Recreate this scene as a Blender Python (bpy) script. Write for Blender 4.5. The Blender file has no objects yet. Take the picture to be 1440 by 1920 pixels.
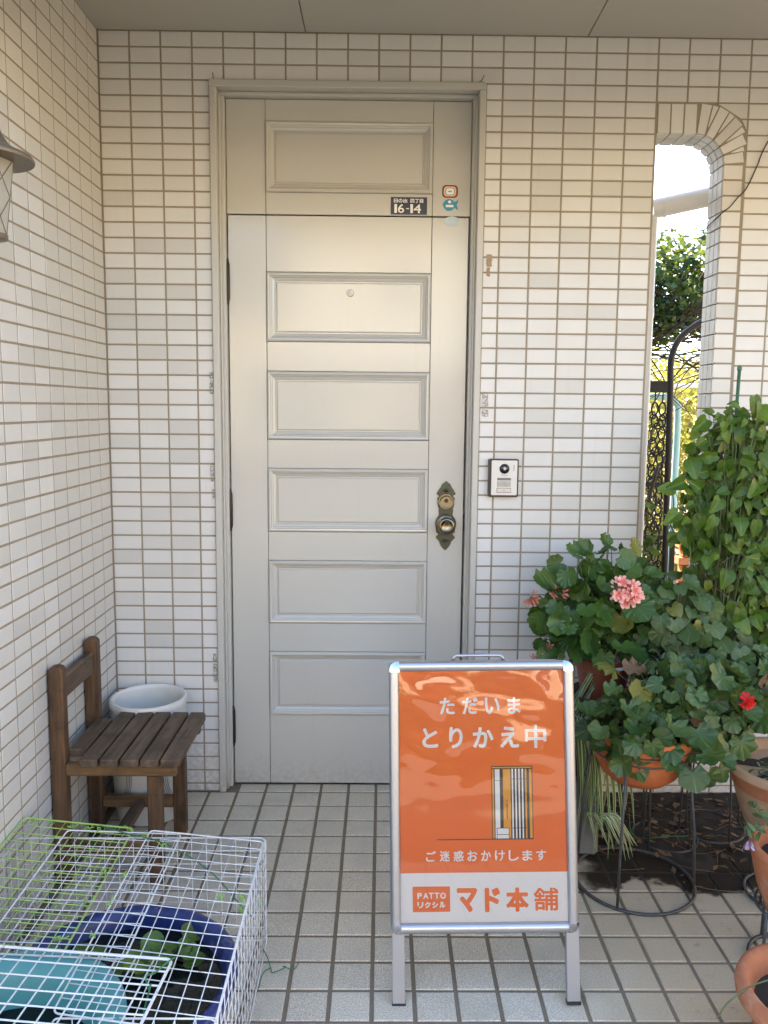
import bpy, math, random
from mathutils import Vector, Matrix, noise
PI = math.pi
R = math.radians
sc = bpy.context.scene
col = sc.collection
rnd = random.Random(7)

# ------------------------------------------------------------------ camera
cam = bpy.data.cameras.new("camera")
cam.sensor_fit = 'VERTICAL'
cam.sensor_height = 36.0
cam.sensor_width = 27.0
cam.lens = 1516.88 / 1920 * 36
cam.shift_x = -13.06 / 1920
cam.shift_y = -18.16 / 1920
cam.clip_start = 0.05
cam.clip_end = 600
camo = bpy.data.objects.new("camera", cam)
col.objects.link(camo)
cr = Vector((0.99991188, -0.00917551, 0.00959425))
cu = Vector((-0.00846105, 0.1164338, 0.99316241))
cf = Vector((0.01022987, 0.99315607, -0.1163459))
camo.matrix_world = Matrix(((cr.x, cu.x, -cf.x, 0.93411), (cr.y, cu.y, -cf.y, -2.77736),
                            (cr.z, cu.z, -cf.z, 1.37787), (0, 0, 0, 1)))
sc.camera = camo

# ------------------------------------------------------------------ sky, sun, exposure
SUN_EL = R(43)
SUN_AZ = math.atan2(-0.5, 0.866)          # from +Y towards +X: the sun stands behind the house, to its left
world = bpy.data.worlds.new("World")
sc.world = world
world.use_nodes = True
wn = world.node_tree.nodes
wl = world.node_tree.links
sky = wn.new('ShaderNodeTexSky')
sky.sky_type = 'NISHITA'
sky.sun_disc = False
sky.sun_elevation = SUN_EL
sky.sun_rotation = SUN_AZ
sky.air_density = 1.0
sky.dust_density = 1.4
sky.ozone_density = 1.0
bg = wn['Background']
bg.inputs['Strength'].default_value = 0.15
wl.new(sky.outputs[0], bg.inputs['Color'])
sl = bpy.data.lights.new("sun", 'SUN')
sl.energy = 5.0
sl.angle = R(0.53)
sl.color = (1.0, 0.87, 0.67)
slo = bpy.data.objects.new("sun", sl)
col.objects.link(slo)
sd = Vector((math.sin(SUN_AZ) * math.cos(SUN_EL), math.cos(SUN_AZ) * math.cos(SUN_EL), math.sin(SUN_EL)))
slo.rotation_euler = sd.to_track_quat('Z', 'Y').to_euler()
slo.location = (0, 0, 12)
sc.view_settings.view_transform = 'Standard'
sc.view_settings.look = 'None'
sc.view_settings.gamma = 1.0
sc.view_settings.use_curve_mapping = False
sc.view_settings.exposure = 2.72
sc.cycles.max_bounces = 10
sc.cycles.diffuse_bounces = 6
sc.cycles.glossy_bounces = 4
sc.cycles.transparent_max_bounces = 12
sc.cycles.use_denoising = True
sc.cycles.sample_clamp_indirect = 6.0
sc.cycles.caustics_reflective = False
sc.cycles.caustics_refractive = False

# ------------------------------------------------------------------ helpers
class MB:
    """collects geometry; build() links it as ONE mesh object"""
    def __init__(s):
        s.v = []; s.f = []; s.uv = None
    def quad(s, a, b, c, d):
        n = len(s.v); s.v += [tuple(a), tuple(b), tuple(c), tuple(d)]; s.f.append((n, n+1, n+2, n+3))
    def box(s, lo, hi):
        x0, y0, z0 = lo; x1, y1, z1 = hi; n = len(s.v)
        s.v += [(x0,y0,z0),(x1,y0,z0),(x1,y1,z0),(x0,y1,z0),(x0,y0,z1),(x1,y0,z1),(x1,y1,z1),(x0,y1,z1)]
        for q in ((0,3,2,1),(4,5,6,7),(0,1,5,4),(1,2,6,5),(2,3,7,6),(3,0,4,7)):
            s.f.append(tuple(n+i for i in q))
        return s
    def bbox(s, lo, hi, b=0.002):
        """box with bevelled edges"""
        lo = Vector(lo); hi = Vector(hi); c = (lo+hi)/2; h = (hi-lo)/2
        b = min(b, h.x*0.6, h.y*0.6, h.z*0.6); n = len(s.v); idx = {}
        for sx in (-1,1):
            for sy in (-1,1):
                for sz in (-1,1):
                    for ax in range(3):
                        p = [sx*h.x, sy*h.y, sz*h.z]
                        for k in range(3):
                            if k != ax: p[k] -= (sx,sy,sz)[k]*b
                        idx[(sx,sy,sz,ax)] = len(s.v)
                        s.v.append((c.x+p[0], c.y+p[1], c.z+p[2]))
        S = (-1,1)
        for ax in range(3):
            o = [k for k in range(3) if k != ax]
            for sg in S:
                def key(a, b_):
                    t = [0,0,0]; t[ax] = sg; t[o[0]] = a; t[o[1]] = b_
                    return idx[(t[0],t[1],t[2],ax)]
                q = [key(-1,-1), key(1,-1), key(1,1), key(-1,1)]
                fl = (sg < 0) != (ax == 1)
                s.f.append(tuple(q[::-1] if fl else q))
        for ax in range(3):
            a, b_ = [k for k in range(3) if k != ax]
            for sa in S:
                for sb in S:
                    def key2(e, nrm):
                        t = [0,0,0]; t[ax] = e; t[a] = sa; t[b_] = sb
                        return idx[(t[0],t[1],t[2],nrm)]
                    s.f.append((key2(-1,a), key2(1,a), key2(1,b_), key2(-1,b_)))
        for sx in S:
            for sy in S:
                for sz in S:
                    s.f.append(tuple(idx[(sx,sy,sz,k)] for k in range(3)))
        return s
    def tube(s, pts, r, n=6, caps=True, closed=False):
        pts = [Vector(p) for p in pts]; m = len(pts); base = len(s.v)
        prev = None
        for i, p in enumerate(pts):
            if closed: t = pts[(i+1) % m] - pts[i-1]
            else: t = pts[min(i+1, m-1)] - pts[max(i-1, 0)]
            if t.length < 1e-9: t = Vector((0,0,1))
            t.normalize()
            if prev is None:
                u = t.cross(Vector((0,0,1)) if abs(t.z) < .9 else Vector((1,0,0)))
            else:
                u = prev - t*prev.dot(t)
                if u.length < 1e-6: u = t.orthogonal()
            u.normalize(); prev = u; w = t.cross(u)
            rr = r[i] if isinstance(r, (list, tuple)) else r
            for k in range(n):
                a = 2*PI*k/n
                q = p + (u*math.cos(a) + w*math.sin(a))*rr
                s.v.append(tuple(q))
        for i in range(m if closed else m-1):
            for k in range(n):
                a = base+i*n+k; b = base+i*n+(k+1) % n
                j = (i+1) % m
                c = base+j*n+(k+1) % n; d = base+j*n+k
                s.f.append((a, b, c, d))
        if caps and not closed:
            s.f.append(tuple(base+k for k in range(n))[::-1])
            s.f.append(tuple(base+(m-1)*n+k for k in range(n)))
        return s
    def lathe(s, prof, c=(0,0,0), n=32, wob=0.0):
        base = len(s.v); c = Vector(c); m = len(prof)
        for (r, z) in prof:
            for k in range(n):
                a = 2*PI*k/n
                rr = r*(1 + wob*math.sin(3*a+1)*.5 + wob*math.sin(5*a)*.3)
                s.v.append((c.x+rr*math.cos(a), c.y+rr*math.sin(a), c.z+z))
        for i in range(m-1):
            for k in range(n):
                s.f.append((base+i*n+k, base+i*n+(k+1) % n, base+(i+1)*n+(k+1) % n, base+(i+1)*n+k))
        s.f.append(tuple(base+k for k in range(n))[::-1])
        s.f.append(tuple(base+(m-1)*n+k for k in range(n)))
        return s
    def prism(s, poly, axis, lo, hi):
        """poly in the two other axes, extruded along axis"""
        n = len(s.v); m = len(poly)
        for d in (lo, hi):
            for (a, b) in poly:
                s.v.append({'x': (d,a,b), 'y': (a,d,b), 'z': (a,b,d)}[axis])
        s.f.append(tuple(n+i for i in range(m)))
        s.f.append(tuple(n+m+i for i in range(m))[::-1])
        for i in range(m):
            j = (i+1) % m
            s.f.append((n+i, n+m+i, n+m+j, n+j))
        return s
    def xform(s, M):
        s.v = [tuple(M @ Vector(p)) for p in s.v]; return s
    def mesh(s, name, mat, smooth=False, auto=None):
        me = bpy.data.meshes.new(name)
        me.from_pydata(s.v, [], s.f)
        if s.uv:
            ul = me.uv_layers.new(name="UVMap")
            for lp in me.loops: ul.data[lp.index].uv = s.uv[lp.vertex_index]
        for m_ in (mat if isinstance(mat, (list, tuple)) else [mat]):
            me.materials.append(m_)
        if smooth:
            me.polygons.foreach_set('use_smooth', [True]*len(me.polygons))
            if auto is not None:
                me.set_sharp_from_angle(angle=auto)
        me.update()
        return me
    def build(s, name, mat, parent=None, smooth=False, auto=None, fix=True):
        me = s.mesh(name, mat, smooth, auto)
        if fix:
            import bmesh
            bm = bmesh.new(); bm.from_mesh(me); bmesh.ops.recalc_face_normals(bm, faces=bm.faces); bm.to_mesh(me); bm.free()
        return put(name, me, parent)

def put(name, me, parent=None, loc=None, rot=None, scale=None):
    o = bpy.data.objects.new(name, me)
    col.objects.link(o)
    if parent is not None:
        o.parent = parent
        # geometry is written in world coordinates; roots are unrotated Empties
        w = Vector((0,0,0)); p = parent
        while p is not None:
            w += p.location; p = p.parent
        base = Vector(loc) if loc is not None else Vector((0,0,0))
        o.location = base - w
    elif loc is not None:
        o.location = loc
    if rot is not None: o.rotation_euler = rot
    if scale is not None: o.scale = scale
    return o

def tag(o, label, cat, group=None):
    o['label'] = label; o['category'] = cat
    if group: o['group'] = group
    return o
def root(name, loc, label, cat, group=None):
    o = bpy.data.objects.new(name, None); o.empty_display_size = .05
    col.objects.link(o); o.location = loc
    return tag(o, label, cat, group)
def structure(o):
    o['kind'] = 'structure'; return o
def stuff(o):
    o['kind'] = 'stuff'; return o

# ------------------------------------------------------------------ materials
class NT:
    def __init__(s, name):
        s.m = bpy.data.materials.new(name); s.m.use_nodes = True
        s.n = s.m.node_tree.nodes; s.l = s.m.node_tree.links
        s.b = s.n['Principled BSDF']; s.out = s.n['Material Output']
    def new(s, t, **k):
        n = s.n.new('ShaderNode'+t)
        for a, v in k.items(): setattr(n, a, v)
        return n
    def link(s, a, b): s.l.new(a, b)
    def coord(s, kind='Object'):
        return s.new('TexCoord').outputs[kind]
    def pos(s): return s.new('NewGeometry').outputs['Position']
    def noise(s, vec, scale, detail=4, rough=.55, dist=0):
        n = s.new('TexNoise'); n.inputs['Scale'].default_value = scale; n.inputs['Detail'].default_value = detail
        n.inputs['Roughness'].default_value = rough; n.inputs['Distortion'].default_value = dist
        s.link(vec, n.inputs['Vector']); return n.outputs['Fac']
    def ramp(s, fac, stops):
        n = s.new('ValToRGB'); e = n.color_ramp.elements
        while len(e) < len(stops): e.new(.5)
        for i, (p, c) in enumerate(stops):
            e[i].position = p; e[i].color = (c[0], c[1], c[2], 1) if isinstance(c, (tuple, list)) else (c, c, c, 1)
        s.link(fac, n.inputs[0]); return n.outputs[0]
    def mix(s, fac, a, b, mode='MIX'):
        n = s.new('Mix', data_type='RGBA', blend_type=mode)
        for i, v in ((0, fac), (6, a), (7, b)):
            if hasattr(v, 'is_output'): s.link(v, n.inputs[i])
            elif i == 0: n.inputs[0].default_value = v
            else: n.inputs[i].default_value = (v[0], v[1], v[2], 1)
        return n.outputs[2]
    def math(s, op, a, b=None, c=None):
        n = s.new('Math', operation=op)
        for i, v in enumerate((a, b, c)):
            if v is None: continue
            if hasattr(v, 'is_output'): s.link(v, n.inputs[i])
            else: n.inputs[i].default_value = v
        return n.outputs[0]
    def maprange(s, v, a, b, c=0, d=1, smooth=True):
        n = s.new('MapRange'); n.interpolation_type = 'SMOOTHSTEP' if smooth else 'LINEAR'
        s.link(v, n.inputs[0])
        for i, x in ((1,a),(2,b),(3,c),(4,d)): n.inputs[i].default_value = x
        return n.outputs[0]
    def bump(s, h, strength=.2, dist=.002):
        n = s.new('Bump'); n.inputs['Strength'].default_value = strength; n.inputs['Distance'].default_value = dist
        s.link(h, n.inputs['Height']); s.link(n.outputs[0], s.b.inputs['Normal']); return n
    def set(s, **k):
        for a, v in k.items():
            i = s.b.inputs[a.replace('_', ' ')]
            if hasattr(v, 'is_output'): s.link(v, i)
            elif isinstance(v, (tuple, list)): i.default_value = (v[0], v[1], v[2], 1)
            else: i.default_value = v
        return s
    def rand(s): return s.new('ObjectInfo').outputs['Random']

def plain(name, c, rough=.5, metal=0.0, var=.12, nscale=18, bump=0.0, bscale=200, coat=0.0, spec=.5):
    t = NT(name)
    nz = t.noise(t.pos(), nscale, 5)
    lo = tuple(x*(1-var) for x in c); hi = tuple(min(1, x*(1+var)) for x in c)
    t.set(Base_Color=t.mix(nz, lo, hi), Roughness=rough, Metallic=metal, Coat_Weight=coat)
    t.b.inputs['Specular IOR Level'].default_value = spec
    if bump: t.bump(t.noise(t.pos(), bscale, 3), bump, .001)
    return t.m

M = {}
def mk_walltile():
    t = NT('wall_tile_glaze')
    r = t.rand(); p = t.pos()
    c = t.ramp(r, [(0, (.555,.545,.51)), (.3, (.625,.615,.585)), (1, (.68,.67,.645))])
    n = t.noise(p, 9, 5); c = t.mix(t.maprange(n, .3, .75, 0, .14), c, (.58,.56,.50))
    mp = t.new('Mapping'); mp.inputs['Scale'].default_value = (26, 26, 1.3); t.link(p, mp.inputs[0])
    st_ = t.noise(mp.outputs[0], 1, 5, .65); c = t.mix(t.maprange(st_, .56, .78, 0, .22), c, (.46,.41,.32))
    sz = t.new('SeparateXYZ'); t.link(p, sz.inputs[0])
    spl = t.math('MULTIPLY', t.maprange(t.math('ADD', sz.outputs['Z'], t.math('MULTIPLY', t.noise(p, 9, 5), .30)), .18, .42, .5, 0), t.maprange(t.noise(p, 60, 5, .7), .35, .65))
    c = t.mix(spl, c, (.33,.28,.20))
    sp = t.noise(p, 170, 2); c = t.mix(t.maprange(sp, .74, .80, 0, .35), c, (.28,.23,.17))
    t.set(Base_Color=c, Roughness=t.maprange(n, .2, .8, .30, .44))
    h = t.math('ADD', t.noise(p, 34, 3), t.math('MULTIPLY', t.noise(p, 420, 2), .25))
    t.bump(h, .12, .003)
    return t.m
M['tile'] = mk_walltile()
def mk_grout(name, a, b):
    t = NT(name); p = t.pos()
    n = t.noise(p, 12, 6, .65); f = t.noise(p, 300, 3)
    t.set(Base_Color=t.mix(n, a, b), Roughness=.9); t.bump(f, .35, .001); return t.m
M['grout'] = mk_grout('wall_grout', (.25,.205,.145), (.36,.30,.22))
M['floor_grout'] = mk_grout('floor_grout', (.10,.082,.062), (.19,.16,.12))
def mk_floortile(name='floor_tile_stoneware'):
    t = NT(name); p = t.pos(); r = t.rand()
    c = t.ramp(r, [(0, (.61,.49,.32)), (.5, (.66,.54,.365)), (1, (.71,.59,.41))])
    sp = t.noise(p, 330, 3, .7)
    c = t.mix(t.maprange(sp, .40, .60), t.mix(.6, c, (.30,.27,.21)), t.mix(.45, c, (.85,.82,.74)))
    big = t.noise(p, 5.5, 6, .65)
    c = t.mix(t.maprange(big, .45, .75, 0, .5), c, (.40,.36,.28))
    # grime towards the flower pots and the wet patch under them, with a ragged outline
    s = t.new('SeparateXYZ'); t.link(p, s.inputs[0])
    wob = t.math('MULTIPLY', t.math('SUBTRACT', t.noise(p, 7, 5, .6), .5), .5)
    gx = t.math('ADD', s.outputs['X'], wob)
    grime = t.maprange(gx, 1.22, 1.62, 0, .72)
    c = t.mix(grime, c, (.44,.34,.205))
    blot = t.maprange(t.noise(p, 26, 6, .7), .55, .72, 0, .5)
    c = t.mix(t.math('MULTIPLY', blot, t.maprange(gx, 1.5, 1.9)), c, (.09,.07,.045))
    wy = t.math('ADD', s.outputs['Y'], t.math('MULTIPLY', t.math('SUBTRACT', t.noise(p, 5, 4, .6), .5), .34))
    wet = t.math('MULTIPLY', t.maprange(wy, -.60, -.57), t.maprange(gx, 1.42, 1.60))
    c = t.mix(t.math('MULTIPLY', wet, .96), c, (.016,.010,.006))
    t.set(Base_Color=c, Roughness=t.math('SUBTRACT', .62, t.math('MULTIPLY', wet, .12)))
    t.link(t.math('SUBTRACT', .5, t.math('MULTIPLY', wet, .42)), t.b.inputs['Specular IOR Level'])
    t.bump(t.noise(p, 260, 4, .7), .35, .0015)
    return t.m
M['floor'] = mk_floortile()
def mk_fgrout():
    t = NT('floor_joint_mortar'); p = t.pos()
    s = t.new('SeparateXYZ'); t.link(p, s.inputs[0])
    n = t.noise(p, 14, 6, .65)
    c = t.mix(n, (.17,.13,.085), (.27,.215,.145))
    wob = t.math('MULTIPLY', t.math('SUBTRACT', t.noise(p, 5, 4, .6), .5), .34)
    wy = t.math('ADD', s.outputs['Y'], wob); gx = t.math('ADD', s.outputs['X'], wob)
    wet = t.math('MULTIPLY', t.maprange(wy, -.62, -.56), t.maprange(gx, 1.42, 1.60))
    t.set(Base_Color=t.mix(t.math('MULTIPLY', wet, .85), c, (.02,.014,.009)), Roughness=.85)
    t.bump(t.noise(p, 300, 3), .4, .001); return t.m
M['fgrout'] = mk_fgrout()
def mk_paint(name, c, rough, dirt=(.36,.29,.20), coat=.0, wave=.05):
    t = NT(name); p = t.pos()
    n = t.noise(p, 3, 6, .6); d = t.noise(p, 40, 5, .7)
    cc = t.mix(t.maprange(n, .2, .8, 0, .05), c, tuple(x*.85 for x in c))
    cc = t.mix(t.maprange(d, .70, .76, 0, .05), cc, dirt)
    sz = t.new('SeparateXYZ'); t.link(p, sz.inputs[0])
    low = t.maprange(t.math('ADD', sz.outputs['Z'], t.math('MULTIPLY', t.noise(p, 12, 5, .7), .22)), .10, .24, .38, 0)
    cc = t.mix(t.math('MULTIPLY', low, t.maprange(t.noise(p, 55, 5, .7), .40, .62)), cc, dirt)
    mq = t.new('Mapping'); mq.inputs['Scale'].default_value = (18, 18, .9); t.link(p, mq.inputs[0])
    cc = t.mix(t.maprange(t.noise(mq.outputs[0], 1, 5, .7), .58, .78, 0, .16), cc, dirt)
    t.set(Base_Color=cc, Roughness=rough+.03, Coat_Weight=coat, Coat_Roughness=.13)
    sx = t.new('Mapping'); sx.inputs['Scale'].default_value = (260, 260, 30); t.link(p, sx.inputs[0])
    if wave: t.bump(t.noise(sx.outputs[0], 1, 3), wave, .001)
    return t.m
M['door'] = mk_paint('door_enamel', (.53,.515,.465), .22, coat=.7, wave=0)
M['frame'] = mk_paint('door_frame_enamel', (.51,.495,.45), .32, dirt=(.30,.20,.11), wave=0)
M['ceiling'] = mk_paint('ceiling_paint', (.42,.41,.375), .7, wave=.02)
M['seam'] = plain('dark_gap', (.06,.055,.045), .9)
M['bronze'] = plain('dark_bronze', (.045,.035,.026), .45, .7, .3, 90, .3, 300)
M['plate'] = plain('verdigris_bronze', (.075,.078,.058), .42, .75, .35, 120, .5, 260)
M['brass'] = plain('worn_brass', (.27,.225,.155), .26, 1.0, .18, 60)
M['dark'] = plain('black_plastic', (.018,.017,.017), .35)
M['alu'] = plain('brushed_aluminium', (.46,.46,.48), .36, .85, .05, 60)
M['chrome'] = plain('chrome_corner', (.62,.62,.64), .10, 1.0, .05)
M['leggrey'] = plain('aluminium_leg', (.42,.42,.44), .40, .7, .05)
M['orange'] = plain('orange_print', (.90,.155,.008), .45, var=.03)
M['white_print'] = plain('white_print', (.86,.85,.86), .5, var=.02)
M['amber'] = plain('amber_print', (.82,.34,.02), .5, var=.02)
M['ink'] = plain('dark_ink', (.035,.022,.018), .5)
M['navy'] = plain('navy_enamel', (.012,.02,.055), .3, var=.2)
M['white_enamel'] = plain('white_enamel', (.80,.80,.77), .4, var=.04)
M['pvc'] = plain('white_pvc_pipe', (.74,.74,.73), .32, var=.05)
M['ceramic'] = None
M['iron'] = plain('black_iron', (.028,.026,.025), .55, .4, .3, 60)
M['wire_stand'] = plain('grey_painted_wire', (.075,.075,.075), .55, .35, .45, 60, .3, 300)
M['cyan'] = plain('pale_blue_pole', (.36,.62,.62), .5, var=.1)
M['soil'] = plain('potting_soil', (.030,.021,.014), .95, var=.5, nscale=90, bump=1.0, bscale=160)
M['tape'] = plain('old_brown_tape', (.27,.185,.12), .6, var=.5, nscale=160)
M['cable'] = plain('black_cable', (.012,.012,.012), .5)
M['twig'] = plain('dry_twig', (.13,.095,.06), .8, var=.4)
M['bark'] = plain('dark_bark', (.055,.040,.028), .9, var=.45, nscale=40, bump=.8, bscale=90)
M['greywall'] = plain('grey_concrete_planter', (.16,.16,.155), .85, var=.25, nscale=30, bump=.4)
M['brownpot'] = plain('red_brown_plastic_pot', (.20,.055,.025), .42, var=.2, nscale=40)
M['darkpot'] = plain('dark_brown_pot', (.060,.030,.020), .6, var=.3)
M['tie'] = plain('green_garden_tie', (.03,.16,.07), .5)
M['tie_light'] = plain('lime_garden_tie', (.25,.48,.07), .5)
M['stake'] = plain('green_stake', (.06,.15,.085), .5, var=.3, nscale=90)
M['litter'] = plain('dead_leaf', (.16,.095,.045), .8, var=.6, nscale=60)

def mk_ceramic():
    t = NT('white_ceramic_glaze'); p = t.pos()
    t.set(Base_Color=t.mix(t.noise(p, 14, 4), (.60,.59,.54), (.70,.69,.65)), Roughness=.28, Coat_Weight=.3)
    return t.m
M['ceramic'] = mk_ceramic()
def mk_wood(name, dark, light, top):
    t = NT(name); c = t.coord('Object'); p = t.pos()
    mp = t.new('Mapping'); mp.inputs['Scale'].default_value = (60, 4, 60); t.link(p, mp.inputs[0])
    if top == 'v': mp.inputs['Scale'].default_value = (60, 60, 4)
    if top == 'x': mp.inputs['Scale'].default_value = (4, 60, 60)
    g = t.noise(mp.outputs[0], 1, 6, .65, .6)
    big = t.noise(p, 14, 5, .6)
    cc = t.mix(t.maprange(g, .3, .7), dark, light)
    cc = t.mix(t.maprange(big, .45, .72, 0, .7), cc, tuple(x*.45 for x in dark))
    t.set(Base_Color=cc, Roughness=.62); t.bump(g, .5, .0015)
    return t.m
M['wood_y'] = mk_wood('weathered_slat_wood', (.062,.040,.025), (.150,.100,.062), 'y')
M['wood_v'] = mk_wood('oiled_leg_wood', (.055,.027,.012), (.15,.078,.034), 'v')
M['wood_x'] = mk_wood('oiled_rail_wood', (.085,.045,.018), (.22,.125,.052), 'x')
def mk_terracotta(name, c, stain=.35):
    t = NT(name); p = t.pos()
    n = t.noise(p, 16, 6, .65); f = t.noise(p, 120, 4)
    cc = t.mix(n, tuple(x*.72 for x in c), tuple(min(1, x*1.18) for x in c))
    cc = t.mix(t.maprange(t.noise(p, 9, 6, .7), .52, .72, 0, stain), cc, (.50,.40,.30))
    t.set(Base_Color=cc, Roughness=.8); t.bump(f, .3, .001); return t.m
M['terracotta'] = mk_terracotta('terracotta', (.40,.135,.055))
M['terracotta_orange'] = mk_terracotta('orange_terracotta', (.46,.125,.035), .12)
M['terracotta_pale'] = mk_terracotta('pale_worn_terracotta', (.40,.24,.13), .4)
M['terracotta_band'] = mk_terracotta('terracotta_band', (.36,.13,.055), .25)
def mk_whitewire():
    t = NT('white_coated_wire'); p = t.pos()
    rust = t.maprange(t.noise(p, 45, 5, .7), .62, .70, 0, .9)
    t.set(Base_Color=t.mix(rust, (.72,.72,.71), (.23,.10,.04)), Roughness=.35); return t.m
M['wire'] = mk_whitewire()
M['wire_green'] = plain('lime_coated_wire', (.42,.60,.16), .35, var=.06)
def mk_bluebowl():
    t = NT('blue_glazed_bowl'); p = t.pos()
    n = t.noise(p, 11, 6, .7)
    c = t.mix(t.maprange(n, .3, .7), (.012,.022,.10), (.03,.05,.19))
    c = t.mix(t.maprange(t.noise(p, 23, 6, .7), .56, .68, 0, .7), c, (.17,.16,.20))
    t.set(Base_Color=c, Roughness=.3); return t.m
M['bluebowl'] = mk_bluebowl()
def mk_teal():
    t = NT('teal_plastic_tub'); p = t.pos()
    n = t.noise(p, 10, 6, .65)
    c = t.mix(n, (.075,.27,.26), (.11,.34,.32))
    c = t.mix(t.maprange(t.noise(p, 30, 6, .7), .62, .72, 0, .5), c, (.05,.09,.08))
    t.set(Base_Color=c, Roughness=.42); return t.m
M['teal'] = mk_teal()
def mk_water(name, c):
    t = NT(name); p = t.pos()
    t.set(Base_Color=c, Roughness=.04, IOR=1.33); t.bump(t.noise(p, 25, 2), .05, .002); return t.m
M['water'] = mk_water('dark_pond_water', (.008,.011,.009))
def mk_film():
    t = NT('clear_poster_film')
    p = t.coord('Object')
    for x in list(t.n):
        if x.type == 'BSDF_PRINCIPLED': t.n.remove(x)
    tr = t.new('BsdfTransparent'); gl = t.new('BsdfGlossy'); gl.inputs['Roughness'].default_value = .02
    fr = t.new('Fresnel'); fr.inputs['IOR'].default_value = 1.55
    bp = t.new('Bump'); bp.inputs['Strength'].default_value = .12; bp.inputs['Distance'].default_value = .004
    mp = t.new('Mapping'); mp.inputs['Scale'].default_value = (1, 1, 1.6); t.link(p, mp.inputs[0])
    t.link(t.noise(mp.outputs[0], 5, 2, .4, 1.0), bp.inputs['Height'])
    t.link(bp.outputs[0], gl.inputs['Normal']); t.link(bp.outputs[0], fr.inputs['Normal'])
    mx = t.new('MixShader'); t.link(t.math('MINIMUM', t.math('MULTIPLY', fr.outputs[0], 1.5), 1.0), mx.inputs[0])
    t.link(tr.outputs[0], mx.inputs[1]); t.link(gl.outputs[0], mx.inputs[2]); t.link(mx.outputs[0], t.out.inputs[0])
    return t.m
M['film'] = mk_film()
def mk_glass_lamp():
    t = NT('seeded_lamp_glass'); p = t.pos()
    t.set(Base_Color=t.mix(t.noise(p, 30, 5), (.40,.37,.30), (.52,.48,.40)), Roughness=.35)
    t.b.inputs['Transmission Weight'].default_value = .25
    t.bump(t.noise(p, 60, 3), .4, .003); return t.m
M['lampglass'] = mk_glass_lamp()
M['lampcap'] = plain('brown_lamp_cap', (.16,.125,.085), .45, .3, .15)

def mk_leaf(name, a, b, c, veins=0, zone=None, trans=.25, vein_c=None, rough=.42, dead=.0):
    """leaf colour varies leaf by leaf; veins run from the leaf's base point (its local origin)"""
    t = NT(name); r = t.rand(); o = t.coord('Object')
    cc = t.ramp(r, [(0, a), (.5, b), (1, c)])
    n = t.noise(o, 60, 4, .6)
    cc = t.mix(t.maprange(n, .4, .8, 0, .35), cc, tuple(x*.6 for x in b))
    s = t.new('SeparateXYZ'); t.link(o, s.inputs[0])
    if veins:
        ang = t.math('ARCTAN2', s.outputs['X'], s.outputs['Y'])
        w = t.math('ABSOLUTE', t.math('SINE', t.math('MULTIPLY', ang, veins)))
        v = t.maprange(w, 0.0, .11, .55, 0)
        cc = t.mix(v, cc, vein_c or tuple(min(1, x*1.9+.02) for x in c))
    else:
        mid = t.maprange(t.math('ABSOLUTE', s.outputs['X']), 0, .0022, .5, 0)
        side = t.math('ABSOLUTE', t.math('SINE', t.math('MULTIPLY', t.math('SUBTRACT', s.outputs['Y'], t.math('ABSOLUTE', s.outputs['X'])), 240)))
        v = t.math('MAXIMUM', mid, t.maprange(side, 0, .16, .28, 0))
        cc = t.mix(v, cc, vein_c or tuple(min(1, x*1.7+.02) for x in c))
    yl = t.maprange(t.new('ObjectInfo').outputs['Random'], .0, .05, .75, 0)
    cc = t.mix(yl, cc, (.26,.24,.05))
    if dead:
        cc = t.mix(t.maprange(r, 1-dead, 1-dead+.01), cc, (.17,.10,.055))
    t.set(Base_Color=cc, Roughness=rough)
    t.b.inputs['Specular IOR Level'].default_value = .4
    t.bump(t.noise(o, 140, 3), .3, .002)
    tl = t.new('BsdfTranslucent'); t.link(t.mix(.5, cc, (.20,.30,.02)), tl.inputs[0])
    mx = t.new('MixShader'); mx.inputs[0].default_value = trans
    t.link(t.b.outputs[0], mx.inputs[1]); t.link(tl.outputs[0], mx.inputs[2]); t.link(mx.outputs[0], t.out.inputs[0])
    return t.m
M['leaf_ger'] = mk_leaf('geranium_leaf', (.032,.080,.014), (.052,.115,.022), (.085,.155,.034), veins=3.5, trans=.2, rough=.34, dead=.02)
M['leaf_ivy'] = mk_leaf('ivy_geranium_leaf', (.036,.074,.015), (.056,.108,.025), (.098,.152,.044), veins=2.5, trans=.16, dead=.045, rough=.38)
M['leaf_vine'] = mk_leaf('vine_leaf', (.042,.098,.009), (.072,.146,.015), (.15,.235,.032), trans=.32, rough=.36)
M['leaf_shrub'] = mk_leaf('mixed_shrub_leaf', (.040,.082,.022), (.062,.112,.034), (.105,.155,.060), trans=.18)
M['leaf_water'] = mk_leaf('water_plant_leaf', (.055,.12,.018), (.08,.16,.026), (.13,.21,.035), trans=.2)
def mk_treeleaf(name, a, b, c, trans):
    t = NT(name); p = t.pos()
    g = t.new('NewGeometry')
    cc = t.ramp(g.outputs['Random Per Island'], [(0, a), (.5, b), (1, c)])
    t.set(Base_Color=cc, Roughness=.5)
    tl = t.new('BsdfTranslucent'); t.link(t.mix(.4, cc, (.30,.34,.02)), tl.inputs[0])
    mx = t.new('MixShader'); mx.inputs[0].default_value = trans
    t.link(t.b.outputs[0], mx.inputs[1]); t.link(tl.outputs[0], mx.inputs[2]); t.link(mx.outputs[0], t.out.inputs[0])
    return t.m
M['tree_dark'] = mk_treeleaf('climber_foliage', (.022,.058,.014), (.045,.10,.024), (.09,.165,.042), .30)
M['tree_yellow'] = mk_treeleaf('yellow_hedge_foliage', (.16,.19,.035), (.34,.33,.055), (.46,.36,.09), .45)  # yellow-green leaf tones, varied leaf by leaf
M['tree_brown'] = mk_treeleaf('dry_hedge_foliage', (.20,.16,.08), (.38,.29,.15), (.42,.39,.15), .45)
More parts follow.
